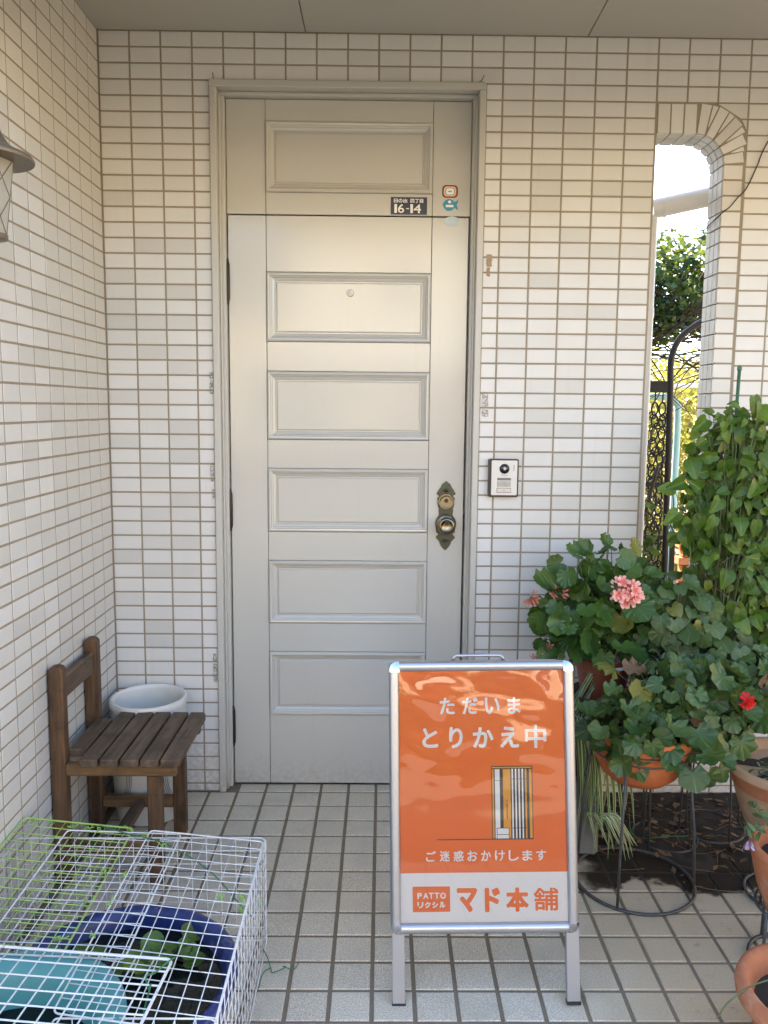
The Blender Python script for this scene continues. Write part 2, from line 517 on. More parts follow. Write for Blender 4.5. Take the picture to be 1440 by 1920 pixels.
M['vine_in'] = mk_treeleaf('inner_vine_leaf', (.040,.095,.010), (.068,.138,.016), (.12,.205,.03), .30)
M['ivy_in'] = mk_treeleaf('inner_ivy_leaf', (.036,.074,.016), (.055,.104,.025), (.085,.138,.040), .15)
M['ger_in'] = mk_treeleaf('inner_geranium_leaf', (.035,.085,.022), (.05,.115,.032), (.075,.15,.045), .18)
M['stem_green'] = plain('green_stem', (.10,.13,.045), .6, var=.3, nscale=50)
M['stem_brown'] = plain('brown_stem', (.13,.085,.05), .8, var=.3, nscale=50)
def mk_blade():
    t = NT('striped_blade'); uv = t.coord('UV')
    s = t.new('SeparateXYZ'); t.link(uv, s.inputs[0])
    d = t.math('ABSOLUTE', t.math('SUBTRACT', s.outputs['X'], .5))
    c = t.mix(t.maprange(d, .29, .37), (.085,.165,.035), (.52,.54,.33))
    c = t.mix(t.maprange(t.noise(t.pos(), 12, 3), .55, .7, 0, .4), c, (.25,.22,.10))
    t.set(Base_Color=c, Roughness=.42); return t.m
M['blade'] = mk_blade()
def mk_petal(name, inner, outer):
    t = NT(name); o = t.coord('Object')
    g = t.new('VectorMath', operation='LENGTH'); t.link(o, g.inputs[0])
    c = t.mix(t.maprange(g.outputs['Value'], .004, .016), inner, outer)
    c = t.mix(t.maprange(t.noise(o, 120, 3), .45, .7, 0, .5), c, inner)
    t.set(Base_Color=c, Roughness=.6)
    tl = t.new('BsdfTranslucent'); t.link(c, tl.inputs[0])
    mx = t.new('MixShader'); mx.inputs[0].default_value = .3
    t.link(t.b.outputs[0], mx.inputs[1]); t.link(tl.outputs[0], mx.inputs[2]); t.link(mx.outputs[0], t.out.inputs[0])
    return t.m
M['pink'] = mk_petal('pink_petal', (.80,.16,.13), (.92,.60,.53))
M['pinkdry'] = mk_petal('faded_pink_petal', (.55,.14,.10), (.72,.34,.24))
M['red'] = mk_petal('red_petal', (.62,.006,.006), (.70,.012,.01))
M['lilac'] = mk_petal('lilac_petal', (.30,.14,.28), (.55,.42,.55))
M['cream_wall'] = plain('cream_house_render', (.67,.56,.39), .8, var=.06, nscale=6)  # colour of the invented house and wall, chosen for warm bounce
M['concrete'] = plain('pale_concrete_paving', (.46,.43,.37), .85, var=.15, nscale=4, bump=.2)
M['earth'] = plain('garden_earth', (.19,.155,.105), .95, var=.4, nscale=5, bump=.5)
M['roof'] = plain('dark_roof_tile', (.07,.07,.075), .6)
M['pane'] = plain('window_pane', (.03,.035,.04), .08)
M['brick'] = plain('orange_brick', (.42,.17,.075), .85, var=.25, nscale=30)
M['render'] = plain('house_render', (.55,.53,.48), .8, var=.08)

# ------------------------------------------------------------------ ground, with drive and side path added out of view
H = 2.58
gm = MB(); gm.quad((-300,-300,-.06), (300,-300,-.06), (300,300,-.06), (-300,300,-.06))
structure(gm.build('ground', M['earth']))
gm = MB(); gm.box((-14,-11.4,-.058), (18,-3.05,-.03)); structure(gm.build('added_driveway', plain('dark_asphalt', (.16,.148,.125), .9, var=.2, nscale=60, bump=.4, bscale=150)))  # invented drive, its tone set for bounce and film reflections
gm = MB(); gm.box((3.4,-3.05,-.058), (14,3.0,-.032)); structure(gm.build('added_side_path', plain('brown_gravel', (.17,.14,.10), .95, var=.4, nscale=60, bump=.6, bscale=120)))  # unseen path, darkened to cut its bounce on the right
gm = MB(); gm.quad((1.75,.13,-.03), (9,.13,-.03), (9,14,-.03), (1.75,14,-.03)); structure(gm.build('garden_soil', M['earth']))

# ------------------------------------------------------------------ porch floor
FX, FY, FP = .51975, -.00317, .09965
FT = .0895
fl = MB(); fl.box((-.06,-3.04,-.055), (3.38,.10,-.0035)); floor = structure(fl.build('porch_floor', M['fgrout']))
def tile_mesh(name, w, h, d, b, mat, plane):
    """pillow-edged tile, face towards -Y ('back'), +X ('left') or +Z ('floor'); origin at its centre"""
    m = MB(); pts = []
    for (ww, hh, dd) in ((w/2, h/2, 0), (w/2, h/2, d-b), (w/2-b, h/2-b, d)):
        for sx, sy in ((-1,-1),(1,-1),(1,1),(-1,1)):
            a, c = sx*ww, sy*hh
            pts.append({'back': (a, -dd, c), 'left': (dd, -a, c), 'floor': (a, c, dd)}[plane])
    m.v = pts; fl_ = plane == 'floor'
    for i in range(2):
        for k in range(4):
            j = (k+1) % 4
            m.f.append((i*4+k, i*4+j, i*4+4+j, i*4+4+k))
    m.f.append((8,9,10,11))
    return m
_tc = {}
def get_tile(name, w, h, d, b, mat, plane):
    k = (name, round(w,4), round(h,4), plane)
    if k not in _tc: _tc[k] = tile_mesh(name, w, h, d, b, mat, plane).mesh(name, mat)
    return _tc[k]
ft_me = get_tile('floor_tile', FT, FT, .0065, .0016, M['floor'], 'floor')
rest = MB(); cells = []
for i in range(-6, 30):
    for j in range(-1, 31):
        cx = FX + (i+.5)*FP; cy = FY - (j+.5)*FP
        if cx - FT/2 < .002 and cx + FT/2 < .03: continue
        if cx > 3.34 or cy < -3.0 or (j == -1 and not (.40 < cx < 1.24)): continue
        near = (cy > -1.16 and cx < 1.0 + .86*(cy+2.78)/2.0*1.0 + .35)
        cells.append((cx, cy, j, near))
cells.sort(key=lambda c: (not c[3], c[1]))
k = 0
for (cx, cy, j, near) in cells:
    jr = random.Random(int(cx*1000)*7919 + int(cy*1000))
    dz = jr.uniform(-.0007, .0005); rz = jr.uniform(-.006, .006)
    x0, x1 = max(cx-FT/2, .003), cx+FT/2
    y0, y1 = cy-FT/2, cy+FT/2
    if j == -1: y0, y1 = .003, .058
    me = ft_me if (x1-x0 > FT-.001 and j != -1) else get_tile('floor_tile', x1-x0, y1-y0, .0065, .0016, M['floor'], 'floor')
    if near and k < 298:
        o = put('floor_tile', me, floor, ((x0+x1)/2, (y0+y1)/2, -.0065+dz), (jr.uniform(-.004,.004), jr.uniform(-.004,.004), rz)); k += 1
    else:
        t = tile_mesh('t', x1-x0, y1-y0, .0065, .0016, None, 'floor'); n = len(rest.v)
        rest.v += [(p[0]+(x0+x1)/2, p[1]+(y0+y1)/2, p[2]-.0065+dz) for p in t.v]; rest.f += [tuple(n+q for q in f) for f in t.f]
stuff(rest.build('floor_tile_field', M['floor'], floor, fix=False))

# ------------------------------------------------------------------ tiled back wall
CW, RH = .101152, .05
GB = .0015                       # mortar lies this far behind the tile faces
TD = .0055                       # tile stands this far proud of the bedding
DX0, DX1, DZ1 = .359, 1.2605, 2.4295      # door frame outline
WX0, WX1, WZ0, WZ1, WR = 1.825, 2.052, .62, 2.281, .095   # opening
WT = .125
wall = root('tiled_wall', (1.2,.06,0), 'white tiled back wall holding the door, with a tall round-cornered opening', 'wall')
core = MB()
core.box((-.2,GB,0), (DX0+.001,WT-.008,H+.05))
core.box((DX0+.001,GB,DZ1-.001), (DX1-.001,WT-.008,H+.05))
core.box((DX1-.001,GB,0), (WX0,WT-.008,H+.05))
core.box((WX0,GB,0), (WX1+.006,WT-.008,WZ0))
arc = [(WX1+.006 - (WR+.006) + (WR+.006)*math.cos(a), WZ1+.006 - (WR+.006) + (WR+.006)*math.sin(a)) for a in [PI/2*i/10 for i in range(11)]]
core.prism([(WX1+.006, H+.05)] + arc + [(WX0, WZ1+.006), (WX0, H+.05)], 'y', GB, WT-.008)
core.box((WX1+.006,GB,0), (3.0,WT-.008,H+.05))
core.build('mortar_bed', M['grout'], wall)
# unseen house body, added to keep the porch in shade
up = MB(); up.box((-5,.14,-.05), (.9,6,5.7)); up.build('unseen_house_mass', M['render'], wall)
wt_me = get_tile('wall_tile', CW-.0058, RH-.0056, TD, .0012, M['tile'], 'back')
TW, TH = CW-.0058, RH-.0056
tiles = []
def clip_tile(x0, x1, z0, z1):
    """cut a tile at the door frame, the opening's trim and the floor; returns list of rectangles"""
    z0 = max(z0, .004)
    if z1 - z0 < .006: return []
    if x1 > DX0-.002 and x0 < DX1+.002 and z0 < DZ1+.001:
        out = []
        if z1 > DZ1+.012 and z0 < DZ1: z0 = max(z0, DZ1+.002)
        if z0 >= DZ1: return [(x0, x1, z0, z1)]
        if x0 < DX0-.012: out.append((x0, DX0-.003, z0, z1))
        if x1 > DX1+.012: out.append((DX1+.003, x1, z0, z1))
        return out
    return [(x0, x1, z0, z1)]
TRX, TRZ = 2.122, 2.381          # outer edge of the trim band round the opening
TRR = .155
def in_trim(x, z):
    if x < WX0-.001 or x > TRX or z > TRZ: return False
    if x > TRX-TRR and z > TRZ-.11:
        return ((x-(TRX-TRR))/TRR)**2 + ((z-(TRZ-.11))/.11)**2 < 1
    return True
odd = []
for i in range(0, 29):
    for j in range(0, 52):
        x0 = i*CW + .0029; x1 = x0+TW; z1 = H - j*RH - .0028; z0 = z1-TH
        if i == 18: x1 = min(x1, WX0-.003) if False else x1
        for (a, b, c, d) in clip_tile(x0, x1, z0, z1):
            # opening and its trim
            if b > WX0-.002 and a < TRX and d < TRZ+.03:
                if d < WZ0: pass
                elif a < WX0: 
                    b = WX0-.0015
                    if b-a < .01: continue
                else:
                    corners = [in_trim(x, z) for x in (a, b) for z in (c, d)]
                    if all(corners): continue
                    if any(corners) or in_trim((a+b)/2, (c+d)/2):
                        odd.append((a, b, c, d)); continue
            tiles.append((a, b, c, d))
vis = [t for t in tiles if t[0] < 2.25]
cxm = Vector((.93, 1.38))
def wsize(t):
    return (t[1]-t[0])*(t[3]-t[2]) * (1 - .02*(Vector(((t[0]+t[1])/2, (t[2]+t[3])/2))-cxm).length)
vis.sort(key=lambda t: -wsize(t))
chosen = set(vis[:298])
rest = MB()
for t in tiles:
    a, b, c, d = t
    jr = random.Random(int(a*1e4)*31+int(c*1e4))
    rot = (jr.uniform(-.009,.009), jr.uniform(-.006,.006), jr.uniform(-.006,.006))
    dy = jr.uniform(-.0004,.0004)
    if t in chosen:
        me = wt_me if abs(b-a-TW) < .001 and abs(d-c-TH) < .001 else get_tile('wall_tile', b-a, d-c, TD, .0012, M['tile'], 'back')
        put('wall_tile', me, wall, ((a+b)/2, TD+dy, (c+d)/2), rot)
    else:
        t_ = tile_mesh('t', b-a, d-c, TD, .0012, None, 'back'); Mx = Matrix.Translation(((a+b)/2, TD+dy, (c+d)/2)) @ Matrix.Rotation(rot[1], 4, 'Y') @ Matrix.Rotation(rot[0], 4, 'X') @ Matrix.Rotation(rot[2], 4, 'Z')
        n = len(rest.v); rest.v += [tuple(Mx @ Vector(p)) for p in t_.v]; rest.f += [tuple(n+q for q in f) for f in t_.f]
stuff(rest.build('wall_tile_field', M['tile'], wall, fix=False))
# tiles cut to the curve
def clip_poly(poly, inside, cut):
    out = []
    for i in range(len(poly)):
        p, q = poly[i], poly[(i+1) % len(poly)]
        ip, iq = inside(p), inside(q)
        if ip: out.append(p)
        if ip != iq: out.append(cut(p, q, ip))
    return out
def bis(p, q, ip, f):
    lo, hi = (p, q) if ip else (q, p)
    for _ in range(20):
        m_ = ((lo[0]+hi[0])/2, (lo[1]+hi[1])/2)
        if f(m_): lo = m_
        else: hi = m_
    return lo
for (a, b, c, d) in odd:
    N_ = 10
    per = [(a+(b-a)*k/N_, c) for k in range(N_)] + [(b, c+(d-c)*k/N_) for k in range(N_)] + [(b-(b-a)*k/N_, d) for k in range(N_)] + [(a, d-(d-c)*k/N_) for k in range(N_)]
    ok = lambda p: not in_trim(p[0]-.003, p[1]-.003)
    pl = clip_poly(per, ok, lambda p, q, ip: bis(p, q, ip, ok))
    if len(pl) < 3: continue
    m = MB(); m.prism(pl, 'y', 0, TD); m.build('cut_tile', M['tile'], wall)
# trim band: soldier course over the opening, tiles fanned round the corner, cut tiles down the side
trim = []
jx = .0026
for k in range(3):
    sw3 = (WX1-WR-WX0-.001)/3; x0 = WX0+.001 + k*sw3; trim.append([(x0+jx, WZ1+.002), (x0+sw3-jx, WZ1+.002), (x0+sw3-jx, TRZ-.006), (x0+jx, TRZ-.006)])
cc = (WX1-WR, WZ1-WR)
def trim_out(a):
    dx, dz = math.cos(a), math.sin(a); t = .02
    while in_trim(cc[0]+dx*t, cc[1]+dz*t) and t < .5: t += .002
    return t-.007
for k in range(5):
    a1 = PI/2 - k*(PI/2/5); a0 = a1 - PI/2/5; am = (a0+a1)/2
    wi = (WR+.002)*(a1-a0)/2 - .003
    d = Vector((math.cos(am), math.sin(am))); pz = Vector((-d.y, d.x))
    ro = trim_out(am); c0 = Vector(cc)
    q = [c0+d*(WR+.002)-pz*wi, c0+d*(WR+.002)+pz*wi, c0+d*ro+pz*min(wi*1.35,.0225), c0+d*ro-pz*min(wi*1.35,.0225)]
    trim.append([tuple(p) for p in q])
    if k < 4:                      # wedge slivers between the fanned tiles
        e = Vector((math.cos(a0), math.sin(a0))); ez = Vector((-e.y, e.x)); r2 = trim_out(a0)
        wo = max(.003, (ro*(a1-a0) - 2*min(wi*1.35,.0225))/2 - .0045)
        trim.append([tuple(c0+e*(WR+.03)+ez*.0012), tuple(c0+e*(WR+.03)-ez*.0012), tuple(c0+e*r2-ez*wo), tuple(c0+e*r2+ez*wo)])
z = WZ1-WR-.002; 
while z > WZ0+.02:
    trim.append([(WX1+.002, z-RH+.0066), (TRX-.006, z-RH+.0066), (TRX-.006, z), (WX1+.002, z)]); z -= RH
for q in trim:
    m = MB(); m.prism(q, 'y', -.0004, TD); m.build('trim_tile', M['tile'], wall)
# reveal of the opening: three rows of tiles deep
prof = []
for k in range(3):
    sw3 = (WX1-WR-WX0-.001)/3; prof.append((Vector((WX0+.003+k*sw3, WZ1)), Vector((WX0+k*sw3+sw3-.001, WZ1)), Vector((0,-1))))
for k in range(5):
    a1 = PI/2 - k*PI/10 - .012; a0 = PI/2 - (k+1)*PI/10 + .012
    p = Vector(cc)+Vector((math.cos(a1), math.sin(a1)))*WR; q = Vector(cc)+Vector((math.cos(a0), math.sin(a0)))*WR
    prof.append((p, q, -(p+q-2*Vector(cc)).normalized()))
z = WZ1-WR-.003
while z > WZ0+.02:
    prof.append((Vector((WX1, z)), Vector((WX1, z-RH+.0045)), Vector((-1,0)))); z -= RH
for (p, q, nn) in prof:
    for (y0, y1) in ((.0062,.040), (.0435,.078), (.0815,.116)):
        m = MB(); n = len(m.v); b = .0012
        dpq = (q-p).normalized()*b; dep = nn*.0004
        P = [(p.x,y0,p.y),(q.x,y0,q.y),(q.x,y1,q.y),(p.x,y1,p.y)]
        B = [(x - nn.x*.0058, y, z_ - nn.y*.0058) for (x,y,z_) in P]
        Tq = [(p.x+dpq.x,y0+b,p.y+dpq.y),(q.x-dpq.x,y0+b,q.y-dpq.y),(q.x-dpq.x,y1-b,q.y-dpq.y),(p.x+dpq.x,y1-b,p.y+dpq.y)]
        Tq = [(x+nn.x*.0008,y,z_+nn.y*.0008) for (x,y,z_) in Tq]
        m.v = B+P+Tq
        for i in range(2):
            for k in range(4):
                j = (k+1) % 4; m.f.append((i*4+k, i*4+j, i*4+4+j, i*4+4+k))
        m.f.append((8,9,10,11))
        m.build('reveal_tile', M['tile'], wall)

# ------------------------------------------------------------------ tiled left wall
LW = .09564
lwall = root('tiled_wall', (-.06,-1.2,0), 'white tiled side wall on the left, behind the wooden chair and lamp', 'wall')
core = MB(); core.box((-.15,-1.533,0), (-.0009,.0,H+.05)); core.build('mortar_bed', M['grout'], lwall)
up = MB(); up.box((-5,-1.53,-.05), (-.151,.13,2.75)); up.build('unseen_house_mass', M['render'], lwall)  # unseen left wing, added; kept low to let sky light in
LTW = LW-.0050
lt_me = get_tile('wall_tile', LTW, TH, TD, .0012, M['tile'], 'left')
lt = []
for i in range(0, 16):
    for j in range(0, 52):
        z1 = H - j*RH - .0028; z0 = max(z1-TH, .004)
        if z1-z0 < .006: continue
        y1 = -i*LW - .0025 - (TD if i == 0 else 0); y0 = -i*LW - .0025 - LTW
        lt.append((y0, y1, z0, z1))
vis = [t for t in lt if t[0] > -1.12 + 0.0*(t[2])]
vis.sort(key=lambda t: t[0])
chosen = set(vis[:298]); rest = MB()
for t in lt:
    a, b, c, d = t
    jr = random.Random(int(a*1e4)*37+int(c*1e4)); rot = (jr.uniform(-.006,.006), jr.uniform(-.009,.009), jr.uniform(-.006,.006)); dx = jr.uniform(-.0004,.0004)
    if t in chosen:
        me = lt_me if abs(b-a-LTW) < .001 and abs(d-c-TH) < .001 else get_tile('wall_tile', b-a, d-c, TD, .0012, M['tile'], 'left')
        put('wall_tile', me, lwall, (-TD+dx, (a+b)/2, (c+d)/2), rot)
    else:
        t_ = tile_mesh('t', b-a, d-c, TD, .0012, None, 'left'); Mx = Matrix.Translation((-TD+dx, (a+b)/2, (c+d)/2)) @ Matrix.Rotation(rot[0], 4, 'X') @ Matrix.Rotation(rot[1], 4, 'Y') @ Matrix.Rotation(rot[2], 4, 'Z')
        n = len(rest.v); rest.v += [tuple(Mx @ Vector(p)) for p in t_.v]; rest.f += [tuple(n+q for q in f) for f in t_.f]
stuff(rest.build('wall_tile_field', M['tile'], lwall, fix=False))

# ------------------------------------------------------------------ porch ceiling
RF = -.95  # unseen roof edge, placed for the light it lets in
m = MB(); m.box((-.2,RF,H+.016), (4.6,.13,H+.24)); ceil = structure(m.build('ceiling', M['seam']))
m = MB(); m.bbox((4.44,RF,2.26), (4.6,.13,H+.0155), .004); m.build('added_shade_beam', M['frame'], ceil)  # unseen side beam, added to hold back light from the right
m = MB(); m.bbox((-.2,RF-.16,2.26), (4.6,RF-.001,H+.24), .004); m.build('added_shade_beam', M['frame'], ceil)  # unseen front beam, added to keep sky light off the wall top
xs = [-.2, .6715, 1.587, 2.497, 3.407, 4.6]
for a, b in zip(xs[:-1], xs[1:]):
    m = MB(); m.bbox((a+.0016,RF+.002,H), (b-.0016,-.0015,H+.014), .001); m.build('ceiling_panel', M['ceiling'], ceil)

# ------------------------------------------------------------------ door frame with fixed top panel
DY = .055
frame = root('door_frame', (.81,.04,0), 'off-white painted wooden door frame with a fixed panel above the door', 'door frame')
def fr(name, lo, hi, b=.0025): m = MB(); m.bbox(lo, hi, b); return m.build(name, M['frame'], frame)
fr('jamb', (DX0,-.013,.003), (.381,.115,DZ1-.0225)); fr('jamb', (1.239,-.013,.003), (DX1,.115,DZ1-.0225))
fr('head', (DX0,-.0135,DZ1-.022), (DX1,.115,DZ1))
fr('stop', (.3815,.030,.003), (.3985,.115,2.3945), .002); fr('stop', (1.2235,.030,.003), (1.2385,.115,2.3945), .002)
fr('head_stop', (.3815,.028,2.395), (1.2385,.115,2.4065), .002)
fr('bead', (.3815,.012,.003), (.388,.0295,2.394), .0015); fr('bead', (1.232,.012,.003), (1.2385,.0295,2.394), .0015)
m = MB(); m.box((.399,.098,.004), (1.223,.104,2.394)); m.build('backing', M['seam'], frame)
def board(name, parent, x0, x1, z0, z1, y=DY, g=.0007):
    m = MB(); m.bbox((x0+g,y,z0+g), (x1-g,y+.038,z1-g), .0016); return m.build(name, M['door'], parent)
PROF = [(0,.002),(.0015,-.005),(.006,-.0085),(.011,-.0075),(.0135,-.002),(.0165,-.0005),(.0185,.004),(.026,.008),(.0285,.0125),(.0320,.0125),(.0345,.0075),(.037,.006)]
def panel(parent, x0, x1, z0, z1):
    m = MB()
    for (i, y) in PROF:
        m.v += [(x0+i,DY+y,z0+i),(x1-i,DY+y,z0+i),(x1-i,DY+y,z1-i),(x0+i,DY+y,z1-i)]
    for r_ in range(len(PROF)-1):
        for k in range(4):
            j = (k+1) % 4; m.f.append((r_*4+k, r_*4+j, r_*4+4+j, r_*4+4+k))
    mo = m.build('moulding', M['door'], parent, fix=False)
    i, y = PROF[-1]
    m = MB(); m.box((x0+i-.001,DY+y+.0004,z0+i-.001), (x1-i+.001,DY+.03,z1-i+.001)); m.build('panel', M['door'], parent)
SL, SR = .531, 1.0935
board('stile', frame, .3995, SL, 2.0225, 2.3935); board('stile', frame, SR, 1.2225, 2.0225, 2.3935)
board('rail', frame, SL, SR, 2.323, 2.3935); board('rail', frame, SL, SR, 2.0225, 2.095)
panel(frame, SL, SR, 2.095, 2.323)

# ------------------------------------------------------------------ door leaf
door = root('front_door', (.81,.07,.006), 'tall off-white panelled front door with dark hinges and a brass knob', 'door')
board('stile', door, .4015, SL, .006, 2.0195); board('stile', door, SR, 1.2185, .006, 2.0195)
for (a, b) in ((1.833,2.0195),(1.499,1.600),(1.163,1.264),(.835,.939),(.502,.608),(.006,.267)): board('rail', door, SL, SR, a, b)
for (a, b) in ((1.600,1.833),(1.264,1.499),(.939,1.163),(.608,.835),(.267,.502)): panel(door, SL, SR, a, b)
for (a, b) in ((1.721,1.876),(.939,1.091),(.147,.303)):
    m = MB(); h_ = b-a
    m.lathe([(.0015,0),(.0030,.004),(.0045,.012),(.0068,.020),(.0072,h_*.5-.001),(.0060,h_*.5),(.0072,h_*.5+.001),(.0068,h_-.020),(.0045,h_-.012),(.0030,h_-.004),(.0012,h_)], (.4005,.049,a), 12)
    hg = m.build('hinge', M['bronze'], door, True, R(40))
    m = MB(); m.box((.3885,.0288,a+.018), (.3975,.0299,b-.018)); m.build('hinge_leaf', M['frame'], hg)
# door viewer
m = MB(); m.lathe([(.0130,0),(.0130,.004),(.0118,.0075),(.006,.0085),(.0005,.0086)], (0,0,0), 24); m.xform(Matrix.Translation((.8175,DY+.0065,1.7665)) @ Matrix.Rotation(R(90), 4, 'X'))
pv = m.build('door_viewer', M['door'], door, True, R(30))
m = MB(); m.bbox((.8158,DY-.0048,1.7585), (.8192,DY-.0018,1.7745), .0008); m.build('viewer_flap', M['door'], pv)
# lock plate
KX = 1.1570
prof_half = [(.000,1.124),(.007,1.118),(.014,1.113),(.017,1.107),(.020,1.100),(.026,1.093),(.029,1.086),(.034,1.080),(.0315,1.075),(.026,1.073),(.026,1.066),(.031,1.064),(.0305,1.058),(.029,1.055),(.0295,1.043),(.028,1.033),(.025,1.026),(.026,1.016),(.024,1.004),(.027,.998),(.033,.990),(.037,.978),(.037,.968),(.034,.954),(.033,.941),(.027,.937),(.025,.934),(.033,.926),(.034,.922),(.027,.914),(.021,.908),(.018,.898),(.011,.887),(.004,.880),(.000,.877)]
pl = [(KX+x, z) for x, z in prof_half] + [(KX-x, z) for x, z in prof_half[-2:0:-1]]
m = MB(); m.prism(pl, 'y', DY-.004, DY); ls = m.build('lock_plate', M['plate'], door)
for s_ in range(2):
    cz, sg = ((1.094,1) if s_ == 0 else (.908,-1))
    for a in (-50,-25,0,25,50):
        q = MB(); L = .016
        d = Vector((math.sin(R(a)),0,sg*math.cos(R(a)))); c0 = Vector((KX,DY-.0048,cz-sg*.012))
        q.tube([c0+d*.003, c0+d*.010, c0+d*L], [.0012,.0022,.0008], 6); q.build('leaf_relief', M['plate'], ls, True)
def turned(name, prof, z, mat, parent, n=28):
    m = MB(); m.lathe(prof, (0,0,0), n); m.xform(Matrix.Translation((KX,DY-.004,z)) @ Matrix.Rotation(R(90), 4, 'X'))
    return m.build(name, mat, parent, True, R(35))
cy = turned('lock_cylinder', [(.028,0),(.028,.003),(.0265,.005),(.0225,.005),(.0225,.012),(.021,.014),(.0195,.0135),(.0185,.0145),(.001,.0145)], 1.0515, M['brass'], door)
m = MB(); m.lathe([(.0072,0),(.0072,.0008),(.0005,.0008)], (0,0,0), 16); m.xform(Matrix.Translation((KX,DY-.0186,1.0555)) @ Matrix.Rotation(R(90), 4, 'X')); m.build('keyhole', M['dark'], cy)
turned('knob', [(.0365,0),(.0365,.003),(.034,.006),(.026,.009),(.013,.014),(.0125,.026),(.020,.032),(.0305,.039),(.0312,.046),(.029,.051),(.0245,.054),(.0225,.0545),(.021,.0525),(.012,.0485),(.001,.0475)], .9705, M['brass'], door)
m = MB(); m.bbox((1.2186,DY+.002,.945), (1.2225,DY+.03,1.005), .0006); m.build('latch', M['bronze'], door)

# ------------------------------------------------------------------ lettering helper
def glyph_mesh(body, size, off=0.0):
    c = bpy.data.curves.new('glyphs', 'FONT'); c.body = body; c.size = size; c.offset = off*size; c.align_x = 'LEFT'
    c.resolution_u = 4
    o = bpy.data.objects.new('glyphs', c); col.objects.link(o)
    me = bpy.data.meshes.new_from_object(o.evaluated_get(bpy.context.evaluated_depsgraph_get()))
    bpy.data.objects.remove(o); bpy.data.curves.remove(c)
    return me
def letter(name, body, x0, x1, z0, z1, T, mat, parent, off=0.0, fat=0.0, nf=8, sp=None):
    """one character string scaled into the box; T maps (x, z, lift) to world"""
    me = glyph_mesh(body, 1.0, off)
    xs_ = [v.co.x for v in me.vertices]; ys_ = [v.co.y for v in me.vertices]
    a, b, c, d = min(xs_), max(xs_), min(ys_), max(ys_)
    sx = (x1-x0)/(b-a); sy = (z1-z0)/(d-c)
    mb = MB()
    offs = [(0,0)] + ([(fat*math.cos(2*PI*k/nf), fat*math.sin(2*PI*k/nf)) for k in range(nf)] if fat else [])
    for q, (dx, dz) in enumerate(offs):
        n = len(mb.v)
        mb.v += [tuple(T(x0+(v.co.x-a)*sx+dx, z0+(v.co.y-c)*sy+dz, q*.000012)) for v in me.vertices]
        mb.f += [tuple(n+i for i in p.vertices) for p in me.polygons]
    bpy.data.meshes.remove(me)
    return mb.build(name, mat, parent, fix=False)

# ------------------------------------------------------------------ address plate and stickers
pt = root('address_plate', (1.014,DY,2.054), 'small navy enamel address plate reading 16-14 above the door', 'address plate')
m = MB(); m.bbox((.953,DY-.0022,2.0265), (1.0755,DY-.0002,2.0835), .0012); m.build('plate', M['navy'], pt)
Tp = lambda x, z, l: (x, DY-.0026-l, z)
x = .9635
for ch, w in zip('日の出四丁目', (.0125,.0130,.0130,.0125,.0130,.0110)):
    letter('character', ch, x, x+w, 2.0655, 2.0775, Tp, M['white_enamel'], pt, fat=.0004, nf=4)
    x += w+.0030 + (.0085 if ch == '出' else 0)
for ch, a, b in (('1',.9655,.9735),('6',.9780,.9975),('-',1.0055,1.0145),('1',1.0195,1.0275),('4',1.0310,1.0545)):
    if ch == '-': letter('character', ch, a, b, 2.0445, 2.0475, Tp, M['white_enamel'], pt)
    else: letter('character', ch, a, b, 2.0320, 2.0600, Tp, M['white_enamel'], pt, fat=.0006, nf=6)
def rrect(cx, cz, w, h, r, n=6):
    out = []
    for (sx, sz, a0) in ((1,1,0),(-1,1,90),(-1,-1,180),(1,-1,270)):
        for k in range(n+1):
            a = R(a0+90*k/n); out.append((cx+sx*(w/2-r)+r*math.cos(a), cz+sz*(h/2-r)+r*math.sin(a)))
    return out
st = root('sticker', (1.1525,DY,2.104), 'rounded television-shaped sticker with coloured rings, topmost beside the address plate', 'sticker', 'stickers on the door frame')
ring_m = [M['ink'], plain('sticker_red', (.62,.12,.06), .5), plain('sticker_cream', (.72,.66,.50), .5), plain('sticker_green', (.18,.30,.16), .5), M['white_print']]
for k, s_ in enumerate((1, .86, .74, .60, .50)):
    m = MB(); m.prism(rrect(1.1525, 2.104, .053*s_, .041*s_, .013*s_), 'y', DY-.0004-.00012*k, DY-.0001); m.build('ring', ring_m[k], st)
letter('character', 'NHK', 1.1460, 1.1590, 2.1015, 2.1062, lambda x, z, l: (x, DY-.0012-l, z), M['ink'], st, fat=.0002, nf=4)
st = root('sticker', (1.154,DY,2.060), 'blue fish-shaped sticker between two other stickers', 'sticker', 'stickers on the door frame')
fish = [(1.128,2.060),(1.131,2.068),(1.137,2.075),(1.145,2.079),(1.154,2.079),(1.162,2.076),(1.169,2.069),(1.1805,2.078),(1.1795,2.068),(1.1755,2.061),(1.179,2.053),(1.1805,2.0425),(1.169,2.051),(1.162,2.044),(1.153,2.0405),(1.144,2.0405),(1.136,2.046),(1.131,2.053)]
m = MB(); m.prism(fish, 'y', DY-.0005, DY-.0001); m.build('backing', plain('sticker_blue', (.03,.28,.42), .4, var=.25, nscale=120), st)
m = MB(); m.prism(rrect(1.152, 2.0565, .026, .0075, .002), 'y', DY-.0008, DY-.0005); m.build('white_patch', M['white_print'], st)
m = MB(); m.prism([(1.1515+.0055*math.cos(a), 2.0700+.0048*math.sin(a)) for a in [2*PI*k/14 for k in range(14)]], 'y', DY-.0008, DY-.0005); m.build('white_disc', M['white_print'], st)
st = root('sticker', (1.160,DY,2.006), 'faded pale blue oval sticker on the top of the door', 'sticker', 'stickers on the door frame')
